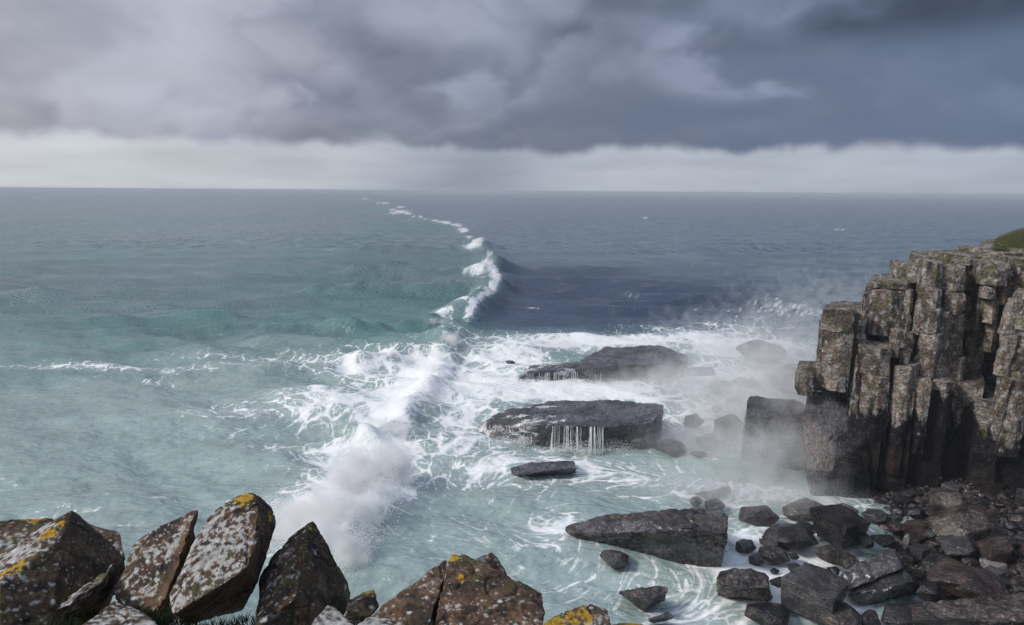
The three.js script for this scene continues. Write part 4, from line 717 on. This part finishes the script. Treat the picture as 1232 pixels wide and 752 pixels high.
// ------------------------------------------------------------------ water pouring off the slabs
function cascade(label, a, b, count, seed) {           // ragged tongues and threads of water, each a thin curved sheet
  const R = rng(seed), parts = [];
  for (let k = 0; k < count; k++) {
    const t0 = R(), t = clamp(t0 + 0.10 * N3(t0 * 7, seed, 1) + 0.03 * (R() - 0.5)); if (N3(t * 6, seed, 3.3) < -0.18 && R() < 0.85) continue;
    const x = lerp(a[0], b[0], t), y = lerp(a[1], b[1], t) + 0.03, z = lerp(a[2], b[2], t), out = 0.02 + 0.22 * R() * R(), wide = 0.007 + 0.05 * R() ** 4, from = R() < 0.6 ? 0.15 : 0.3 + 0.4 * R(), to = 1.02, slant = 0.25 * (R() - 0.5);
    const g = new THREE.CylinderGeometry(1, 1, 1, 6, 9, true), p = g.attributes.position;
    for (let m = 0; m < p.count; m++) {
      const u = lerp(from, to, 0.5 - p.getY(m)), c = p.getX(m), s = p.getZ(m), w = wide * (0.7 + 0.7 * N3(k * 3.1, u * 4, seed)) * (0.35 + 0.65 * step(0, 0.4, 0.5 - p.getY(m)));
      const run = clamp(u / 0.3), fall = clamp((u - 0.3) / 0.7);           // first over the top of the rock, then down its face
      p.setXYZ(m, x + c * w * (1 + 0.5 * (1 - run)) + slant * fall * fall + 0.05 * N3(k, u * 5, 8), y + 0.02 - (y + 0.25) * fall ** 1.7, z - 0.5 * (1 - run) + out * Math.sqrt(fall) + s * 0.012);
    }
    g.computeVertexNormals(); parts.push(g);
  }
  return tag(obj('waterfall', mergeGeometries(parts), M.fall), label, 'waterfall', null, 'stuff');      // threads too fine to pick apart
}
cascade('white water streaming down the front of the largest flat slab', [3.20, 1.72, -51.31], [7.47, 1.95, -50.55], 95, 3);
cascade('thin trickles running off the low foam streaked end of the largest slab', [-0.898, 0.9, -53.73], [1.67, 1.30, -52.65], 34, 4);
cascade('curtain of water falling from the low rounded ledge', [1.46, 0.8, -70.51], [4.09, 1.05, -69.99], 46, 5);
cascade('white water falling between the rounded ledge and the farther slab', [4.43, 1.10, -69.81], [9.83, 1.30, -70.21], 60, 6);

// ------------------------------------------------------------------ spray
spray('surf_spray', 'dense white spray thrown up by the breaking wave', 'spray', [
  [...[-9.44, 1.20, -43.88], 2.6, 2.0, 2.0, 1092], [...[-8.33, 0.9, -44.60], 1.6, 1.6, 1.6, 504], [...[-9.70, 1.20, -40.48], 2.8, 2.2, 2.0, 1176], [...[-9.97, 1.10, -37.33], 2.6, 2.0, 2.0, 1008], [...[-9.81, 0.9, -34.80], 2.4, 1.8, 1.8, 798], [...[-12.01, 0.8, -37.89], 3.0, 1.6, 2.0, 630], [...[-12.73, 0.6, -35.97], 2.6, 1.2, 1.6, 378], [...[-8.45, 0.6, -33.61], 1.4, 1.2, 1.2, 252],
  [...[-9.59, 0.8, -53.24], 1.7, 0.8, 1.5, 252], [...[-9.26, 0.7, -59.22], 1.8, 0.6, 2.2, 176], [...[-9.30, 0.7, -66.78], 1.9, 0.5, 2.4, 138], [...[-9.03, 0.8, -73.75], 1.8, 0.5, 2.6, 126], [...[-8.54, 0.9, -79.71], 1.5, 0.6, 2.4, 126], [...[-7.57, 1.30, -83.43], 1.2, 1.4, 1.6, 201],
], 31, splash, true);
spray('flung_droplets', 'scattered white drops flung out around the spray cloud', 'droplets', [
  [...[-9.10, 2.00, -42.83], 3.6, 2.6, 2.4, 90], [...[-9.59, 2.00, -38.99], 4.0, 3.0, 2.6, 110], [...[-9.98, 1.60, -35.54], 3.8, 2.6, 2.4, 90], [...[-9.05, 1.40, -62.10], 2.6, 1.4, 5, 90], [...[-7.76, 1.80, -82.12], 1.6, 1.8, 2, 50], [...[5.31, 0.2, -50.48], 4.6, 0.5, 0.8, 90], [...[2.82, 0.2, -68.80], 3, 0.4, 0.8, 60], [...[7.34, 0.2, -68.90], 3.4, 0.4, 0.8, 60], [...[0.334, 0.2, -52.00], 3, 0.4, 0.8, 50],
], 34, flung, true);
spray('whitecap_spray', 'white crests tumbling along the line where green water meets dark', 'spray', [
  [...[-4.77, 0.8, -137.65], 2.6, 1.2, 3, 126, 1.6], [...[-6.73, 0.8, -132.82], 2.2, 0.8, 2, 45, 1.6], [...[-6.67, 0.8, -158.69], 2.6, 1.0, 3, 78, 1.8], [...[-6.52, 0.9, -175.76], 1.8, 1.0, 4, 66, 1.9], [...[-12.56, 1.00, -231.94], 3.6, 1.4, 4, 84, 2.3], [...[-8.30, 0.9, -104.80], 1.7, 1.0, 2, 126, 1.3], [...[-7.42, 0.9, -107.06], 1.0, 0.8, 1.5, 60, 1.3], [...[-11.00, 0.8, -99.72], 2.0, 0.6, 1.4, 72, 1.2], [...[-6.03, 0.7, -121.96], 1.4, 0.9, 2, 48, 1.5], [...[-31.44, 1.00, -384.05], 3.2, 1.2, 5, 18, 3], [...[-103.02, 1.00, -615.61], 12, 1.6, 8, 27, 5],
], 32, splash, true);
spray('sea_mist', 'pale mist of fine spray drifting round the rocks at the cliff foot', 'mist', [
  [...[17.74, 1.60, -54.78], 6, 2.4, 5, 1300, 1], [...[17.03, 1.40, -46.51], 5.5, 2.4, 4, 1000, 1], [...[18.43, 1.80, -45.54], 5, 3.2, 4, 700, 1], [...[22.42, 2.60, -56.32], 6, 4.0, 6, 1700, 1], [...[17.16, 1.60, -63.41], 7, 2.2, 5, 1100, 1], [...[29.70, 3.20, -68.93], 10, 4.6, 8, 2600, 1], [...[13.31, 0.9, -50.75], 4.5, 1.5, 3, 550, 1],
  [...[14.37, 0.9, -41.74], 5.5, 1.6, 3, 500, 1], [...[18.22, 0.9, -40.58], 4, 1.6, 2.5, 420, 1], [...[12.30, 0.8, -67.55], 8, 1.2, 4, 650, 1], [...[28.83, 2.20, -81.41], 14, 3.8, 9, 2500, 1], [...[37.04, 4.50, -75.60], 15, 6, 14, 3200, 1], [...[12.49, 0.7, -42.79], 4, 1.0, 3, 260, 1], [...[7.84, 0.8, -84.67], 12, 1.2, 5, 700, 1], [...[21.75, 3.20, -60.75], 11, 4, 8, 1700, 1], [...[21.09, 4.00, -49.69], 6, 4.5, 6, 1100, 1],
], 33, fineMist, false);

// ------------------------------------------------------------------ the near clifftop and its lichen-grown rocks
{
  const g = new THREE.PlaneGeometry(26, 1, 120, 60), p = g.attributes.position, c = new Float32Array(p.count * 3);
  for (let k = 0; k < p.count; k++) {
    const x = p.getX(k), t = 0.5 - p.getY(k);                              // 0 inland, 1 down at the sea
    const edge = -3.05 + 0.35 * fbm(x * 0.8, 2, 5, 3) + 0.5 * Math.max(0, x - 0.4) - 0.25 * step(0, -3, x);
    const s = t < 0.6 ? t / 0.6 : 1, d = t < 0.6 ? 0 : (t - 0.6) / 0.4;
    const z = lerp(4, Math.min(edge, 0.5), s) - 5.5 * d * d * 0.9 - 1.2 * d, y = 17.72 - 0.10 * s + 0.12 * fbm(x * 1.3, 1, z * 1.3, 4) - 18.5 * d + (d > 0 ? 0.6 * fbm(x * 0.9, d * 9, z, 3) : 0);
    p.setXYZ(k, x, y, z); c.set(mix3([0.018, 0.016, 0.012], [0.05, 0.042, 0.03], step(-0.2, 0.2, fbm(x * 6, 5, z * 6 + y, 3))), 3 * k);
  }
  g.setAttribute('color', new THREE.BufferAttribute(c, 3)); g.computeVertexNormals();
  obj('near_clifftop', g, M.turf).userData.kind = 'structure';
}
const orangeLichen = [];
function lichen(cover, seed, warm = 1) {
  return (x, y, z, nx, ny, nz) => {
    const open = clamp(0.30 + 0.75 * (-0.62 * nx + 0.62 * ny + 0.35 * nz));                 // weather side grows more crust
    const n = fbm(x * 6 + seed, y * 6, z * 6, 4), m = fbm(x * 34, y * 34 + seed, z * 34, 4), fine = fbm(x * 80, y * 80, z * 80, 2);
    let c = mix3([0.056 * warm, 0.036, 0.021], [0.165 * warm, 0.104, 0.060], step(-0.3, 0.3, n + 0.5 * m));
    c = mix3(c, [0.022, 0.020, 0.016], step(0.05, 0.25, fbm(x * 11 + 5, y * 11, z * 11 - seed, 4)) * 0.85);
    c = mix3(c, [0.10, 0.092, 0.030], 0.8 * step(0.10, 0.24, fbm(x * 9 - seed, y * 9 + 2, z * 9, 4)) * clamp(0.3 + open));
    c = c.map((v) => v * 0.74 * (1 + 0.9 * fine));
    const crust = cover * open;
    c = mix3(c, [0.33, 0.325, 0.31].map((v) => v * (1 + 0.8 * fine + 0.5 * m)), step(0.0, 0.09, m + 0.55 * n - 0.43 + 0.62 * crust));
    const s1 = spot3(x * 24, y * 24, z * 24, 3 + seed, 0.55 * crust) + 0.25 * m, s2 = spot3(x * 62 + m, y * 62, z * 62, 9 + seed, 0.65 * (0.25 + crust)) + 0.2 * fine;
    if (s1 > 0.08) c = mix3(c, [0.50, 0.50, 0.48].map((v) => v * (1 + 0.9 * fine)), step(0.08, 0.16, s1) * 0.9);
    else if (s2 > 0.1) c = mix3(c, [0.42, 0.41, 0.39], step(0.1, 0.2, s2) * 0.85);
    let o = -1; for (const q of orangeLichen) { const d = Math.hypot(x - q[0], y - q[1], (z - q[2]) * 0.6) / q[3]; if (d < 2) o = Math.max(o, 1 - d + 1.5 * m + 0.7 * n); }
    if (o > 0.05) c = mix3(c, mix3([0.30, 0.15, 0.008], [0.42, 0.27, 0.02], step(-0.2, 0.2, m)).map((v) => v * (1 + 0.8 * fine)), step(0.05, 0.2, o));
    return c;
  };
}
for (const [p, r] of [[[-1.45, 18.33, -3.50], 0.045], [[-1.48, 18.36, -3.50], 0.05], [[-1.43, 18.28, -3.40], 0.025], [[-1.39, 18.16, -3.60], 0.035], [[-1.41, 18.25, -3.30], 0.02], [[-1.12, 18.12, -3.60], 0.04], [[-1.11, 18.11, -3.50], 0.028], [[-1.79, 18.22, -3.20], 0.03], [[-1.83, 18.26, -3.30], 0.03], [[-1.76, 18.27, -3.40], 0.025], [[-2.46, 18.17, -3.10], 0.05], [[-2.50, 18.12, -3.10], 0.04], [[-2.48, 18.16, -3.40], 0.045], [[-2.46, 18.21, -3.50], 0.05], [[-2.95, 17.94, -4.00], 0.03], [[-2.46, 18.21, -3.60], 0.03], [[-3.08, 17.89, -4.10], 0.06],
  [[-0.315, 18.00, -3.50], 0.04], [[-0.254, 17.99, -3.30], 0.025], [[-0.128, 17.89, -3.70], 0.05], [[0.355, 18.08, -2.90], 0.05], [[0.292, 18.09, -2.85], 0.05], [[0.22, 18.08, -2.80], 0.04], [[0.164, 18.07, -2.80], 0.03], [[0.544, 18.07, -2.80], 0.05], [[-0.766, 17.84, -3.40], 0.03], [[-0.844, 17.83, -3.40], 0.03]]) orangeLichen.push([...p, r * 0.85]);
function lichenRock(label, pts, { n = 100, q = 30, cover = 0.5, seed = 1, amp = 0.012, f = 5, crack = 0.012, warm = 1, cut = [] } = {}) {
  const c = [0, 0, 0]; for (const p of pts) for (let k = 0; k < 3; k++) c[k] += p[k] / pts.length; c[1] = Math.min(...pts.map((p) => p[1]));
  const base = weather(amp, f, seed, crack);
  const g = facetGeo({ pts, res: 1.15 / n, q: 46, uv: 2.2, color: lichen(cover, seed, warm), disp: (x, y, z, a, b, e) => {
    let d = base(x, y, z) + 0.006 * fbm(x * 30, y * 30, z * 30, 3);
    for (const [p0, p1, w, deep] of cut) {                                   // an open joint: a groove along the line p0 - p1 on the face
      const ux = p1[0] - p0[0], uy = p1[1] - p0[1], uz = p1[2] - p0[2], t = clamp(((x - p0[0]) * ux + (y - p0[1]) * uy + (z - p0[2]) * uz) / (ux * ux + uy * uy + uz * uz));
      const r = Math.hypot(x - p0[0] - ux * t, y - p0[1] - uy * t, z - p0[2] - uz * t) + 0.008 * N3(x * 20, y * 20, z * 20);
      d -= deep * Math.exp(-((r / w) ** 2));
    }
    return d;
  } });
  g.translate(-c[0], -c[1], -c[2]);
  const o = obj('lichen_rock', g, M.lichenRock); o.position.set(...c);
  return tag(o, label, 'rock');
}
lichenRock('dark flat backed rock lying behind the rock with a pale sloping side', [[-3.45, 17.95, -3.90], [-3.22, 17.93, -4.00], [-3.05, 17.85, -4.20], [-2.90, 17.78, -4.30], [-2.74, 17.78, -4.20], [-2.54, 17.80, -4.10], [-2.47, 17.81, -4.00], [-2.39, 17.76, -3.90], [-3.22, 17.81, -3.60], [-2.54, 17.60, -3.70], [-2.35, 17.56, -3.80], [-4.11, 17.27, -4.60], [-2.89, 17.27, -4.50]], { cover: 0.55, seed: 3, n: 72 });
lichenRock('peaked rock with one pale sloping side and a broad dark face', [[-2.51, 18.19, -3.65], [-2.51, 18.19, -3.60], [-2.60, 18.14, -3.45], [-2.77, 18.04, -3.30], [-2.88, 17.98, -3.20], [-2.37, 18.17, -3.32], [-2.45, 18.14, -3.00], [-2.63, 18.00, -2.90], [-2.47, 18.02, -3.75], [-2.27, 17.87, -3.70], [-2.20, 17.87, -3.50], [-2.20, 17.91, -3.20], [-2.20, 17.92, -2.95], [-2.33, 17.97, -2.80], [-2.56, 17.88, -2.80], [-3.29, 17.33, -3.60], [-2.54, 17.35, -3.90], [-2.67, 17.63, -4.00]], { cover: 0.75, seed: 5, n: 100, crack: 0.008 });
lichenRock('narrow wedge of rock leaning between the peaked rock and the split one', [[-2.09, 18.09, -2.85], [-2.12, 18.06, -3.10], [-2.09, 18.06, -3.30], [-2.09, 18.02, -3.35], [-2.00, 18.10, -3.05], [-2.10, 17.93, -3.30], [-2.08, 17.98, -3.10], [-2.12, 18.00, -2.95], [-2.30, 17.66, -3.40], [-2.27, 17.73, -3.50]], { cover: 0.75, seed: 8, n: 64 });
lichenRock('sloping left half of the rock split by a dark crack', [[-2.01, 17.99, -3.15], [-2.03, 18.04, -3.30], [-2.05, 18.10, -3.45], [-1.97, 18.16, -3.50], [-1.82, 18.20, -3.60], [-1.77, 18.22, -3.60], [-1.77, 18.17, -3.60], [-1.75, 18.09, -3.40], [-1.70, 18.01, -3.05], [-1.72, 17.97, -3.00], [-1.90, 17.98, -3.05], [-1.90, 17.59, -3.40], [-2.19, 17.57, -3.50], [-1.99, 17.64, -3.90], [-2.30, 17.64, -3.90]], { cover: 0.62, seed: 11, n: 92, warm: 1.15 });
lichenRock('tallest rock, pale with white crust and an orange tip, leaning', [[-1.62, 18.26, -3.30], [-1.60, 18.29, -3.40], [-1.53, 18.33, -3.50], [-1.46, 18.34, -3.60], [-1.35, 18.31, -3.42], [-1.28, 18.25, -3.20], [-1.25, 18.22, -2.98], [-1.52, 18.11, -2.78], [-1.61, 18.09, -2.90], [-1.41, 18.17, -3.75], [-1.38, 18.08, -3.75], [-1.36, 18.00, -3.50], [-1.34, 17.95, -3.30], [-1.33, 18.00, -3.20], [-1.62, 17.84, -3.10], [-1.56, 17.59, -3.60], [-1.87, 17.75, -4.00]], { cover: 0.78, seed: 14, n: 118, warm: 1.1, cut: [[[-1.43, 18.30, -3.50], [-1.26, 18.23, -3.00], 0.008, 0.012], [[-1.41, 18.27, -3.60], [-1.36, 18.14, -3.50], 0.010, 0.03]] });
lichenRock('dark rock with an orange tip, next to the tallest pale rock', [[-1.15, 18.10, -3.70], [-1.16, 18.11, -3.65], [-1.27, 18.04, -3.60], [-1.33, 17.98, -3.60], [-1.44, 17.82, -3.60], [-1.07, 18.04, -3.25], [-1.04, 18.05, -3.00], [-1.20, 17.97, -2.90], [-1.10, 17.95, -3.75], [-1.04, 17.87, -3.70], [-0.939, 17.78, -3.60], [-0.917, 17.71, -3.60], [-0.902, 17.71, -3.40], [-0.936, 17.79, -3.10], [-1.05, 17.87, -2.95], [-1.09, 17.37, -3.80], [-1.52, 17.29, -4.00]], { cover: 0.42, seed: 17, n: 104 });
lichenRock('small block with a pale flat top, beside the dark orange tipped rock', [[-0.864, 17.86, -3.30], [-0.834, 17.83, -3.40], [-0.758, 17.82, -3.45], [-0.72, 17.85, -3.35], [-0.83, 17.90, -3.20], [-0.697, 17.82, -3.30], [-0.721, 17.83, -3.20], [-0.832, 17.88, -3.10], [-0.818, 17.58, -3.50], [-0.911, 17.61, -3.50]], { cover: 0.6, seed: 20, n: 56 });
lichenRock('low pale speckled stone in front of the small block', [[-0.903, 18.07, -2.75], [-0.895, 18.06, -2.85], [-0.883, 18.02, -3.00], [-0.848, 18.01, -3.00], [-0.776, 17.98, -2.95], [-0.704, 18.04, -2.80], [-0.781, 18.03, -2.70], [-0.885, 17.96, -2.80], [-0.854, 17.74, -3.10]], { cover: 1.3, seed: 23, n: 60 });
lichenRock('low pale topped stone at the foot of the broad cracked rock', [[-0.703, 18.07, -2.75], [-0.665, 18.06, -2.85], [-0.599, 18.03, -2.90], [-0.512, 18.05, -2.85], [-0.443, 18.07, -2.75], [-0.598, 18.03, -2.70], [-0.488, 18.03, -2.70], [-0.644, 17.77, -3.10]], { cover: 1.1, seed: 26, n: 50 });
lichenRock('left part of the broad brown rock, cut off by a straight crack', [[-0.685, 18.01, -2.90], [-0.589, 17.97, -3.15], [-0.5, 17.96, -3.30], [-0.371, 17.97, -3.50], [-0.352, 17.98, -3.50], [-0.347, 17.98, -3.35], [-0.383, 18.00, -2.85], [-0.534, 18.00, -2.75], [-0.619, 17.98, -2.80], [-0.565, 17.50, -3.70], [-0.43, 17.53, -3.40]], { cover: 0.36, seed: 29, n: 88, warm: 1.1, cut: [[[-0.568, 17.97, -3.15], [-0.358, 18.00, -3.25], 0.007, 0.022]] });
lichenRock('broad brown rock with a flat face and few white discs of lichen', [[-0.343, 17.99, -3.50], [-0.324, 17.99, -3.55], [-0.254, 17.98, -3.55], [-0.0178, 17.93, -3.40], [0.168, 17.91, -3.30], [0.172, 17.93, -3.10], [0.148, 17.97, -2.85], [-0.0499, 17.98, -2.75], [-0.36, 17.99, -2.82], [-0.329, 17.98, -3.35], [0.0316, 17.50, -3.70], [-0.273, 17.55, -3.80], [-0.254, 17.37, -3.50]], { cover: 0.30, seed: 32, n: 106, warm: 1.12 });
lichenRock('dark stone with an orange edge peeping out behind the broad brown rock', [[-0.199, 17.84, -3.75], [-0.116, 17.85, -3.80], [-0.0858, 17.82, -3.80], [-0.0454, 17.76, -3.80], [-0.00952, 17.70, -3.75], [-0.0682, 17.64, -3.70], [-0.216, 17.77, -3.70], [-0.0738, 17.48, -4.00], [-0.18, 17.54, -4.00]], { cover: 0.55, seed: 35, n: 44 });
lichenRock('orange crusted stone on the brink just seaward of the broad brown rock', [[0.128, 18.08, -2.75], [0.193, 18.07, -2.85], [0.258, 18.06, -2.90], [0.391, 18.04, -3.00], [0.472, 18.01, -3.00], [0.459, 18.04, -2.80], [0.317, 18.02, -2.70], [0.171, 18.02, -2.70], [0.363, 17.77, -3.10]], { cover: 0.8, seed: 38, n: 76 });
lichenRock('thin orange topped stone at the very edge of the clifftop', [[0.45, 18.10, -2.75], [0.552, 18.08, -2.80], [0.624, 18.09, -2.75], [0.537, 18.02, -2.70], [0.481, 17.95, -2.80], [0.625, 17.86, -2.95]], { cover: 0.7, seed: 41, n: 40 });
lichenRock('flat pale streaked stone in the grass in front of the split rock', [[-1.83, 18.17, -2.60], [-1.85, 18.13, -2.75], [-1.85, 18.11, -2.90], [-1.71, 18.09, -2.85], [-1.49, 18.13, -2.65], [-1.57, 18.15, -2.50], [-1.78, 18.08, -2.60], [-1.88, 17.87, -3.00]], { cover: 1.2, seed: 44, n: 70 });
{
  const spots = [[[-1.70, 18.01, -2.95], 0.10, 0.05], [[-1.62, 17.97, -2.95], 0.12, 0.07], [[-1.83, 18.00, -3.00], 0.07, 0.04], [[-2.16, 17.96, -2.95], 0.16, 0.06], [[-2.10, 17.90, -3.10], 0.12, 0.06], [[-1.47, 17.89, -3.00], 0.18, 0.1], [[-1.39, 17.79, -3.20], 0.14, 0.1], [[-0.754, 17.90, -3.05], 0.08, 0.05], [[-0.429, 18.04, -2.80], 0.12, 0.05], [[-2.21, 18.02, -2.80], 0.14, 0.06]];
  blades('clifftop_tuft', 'dark green grass growing between the lichen covered rocks', 5200, (R) => { const [p, rx, rz] = spots[Math.floor(R() * spots.length)], a = R() * TAU, r = Math.sqrt(R()); return [p[0] + rx * r * Math.cos(a), p[1] - 0.045, p[2] + rz * r * Math.sin(a)]; }, 0.045, [[0.02, 0.035, 0.008], [0.03, 0.05, 0.012], [0.045, 0.05, 0.016]], 12);
}
scene.fog = new THREE.FogExp2(new THREE.Color(0.78, 0.84, 0.93), 0.0004);
console.log('done');
renderer.render(scene, camera);
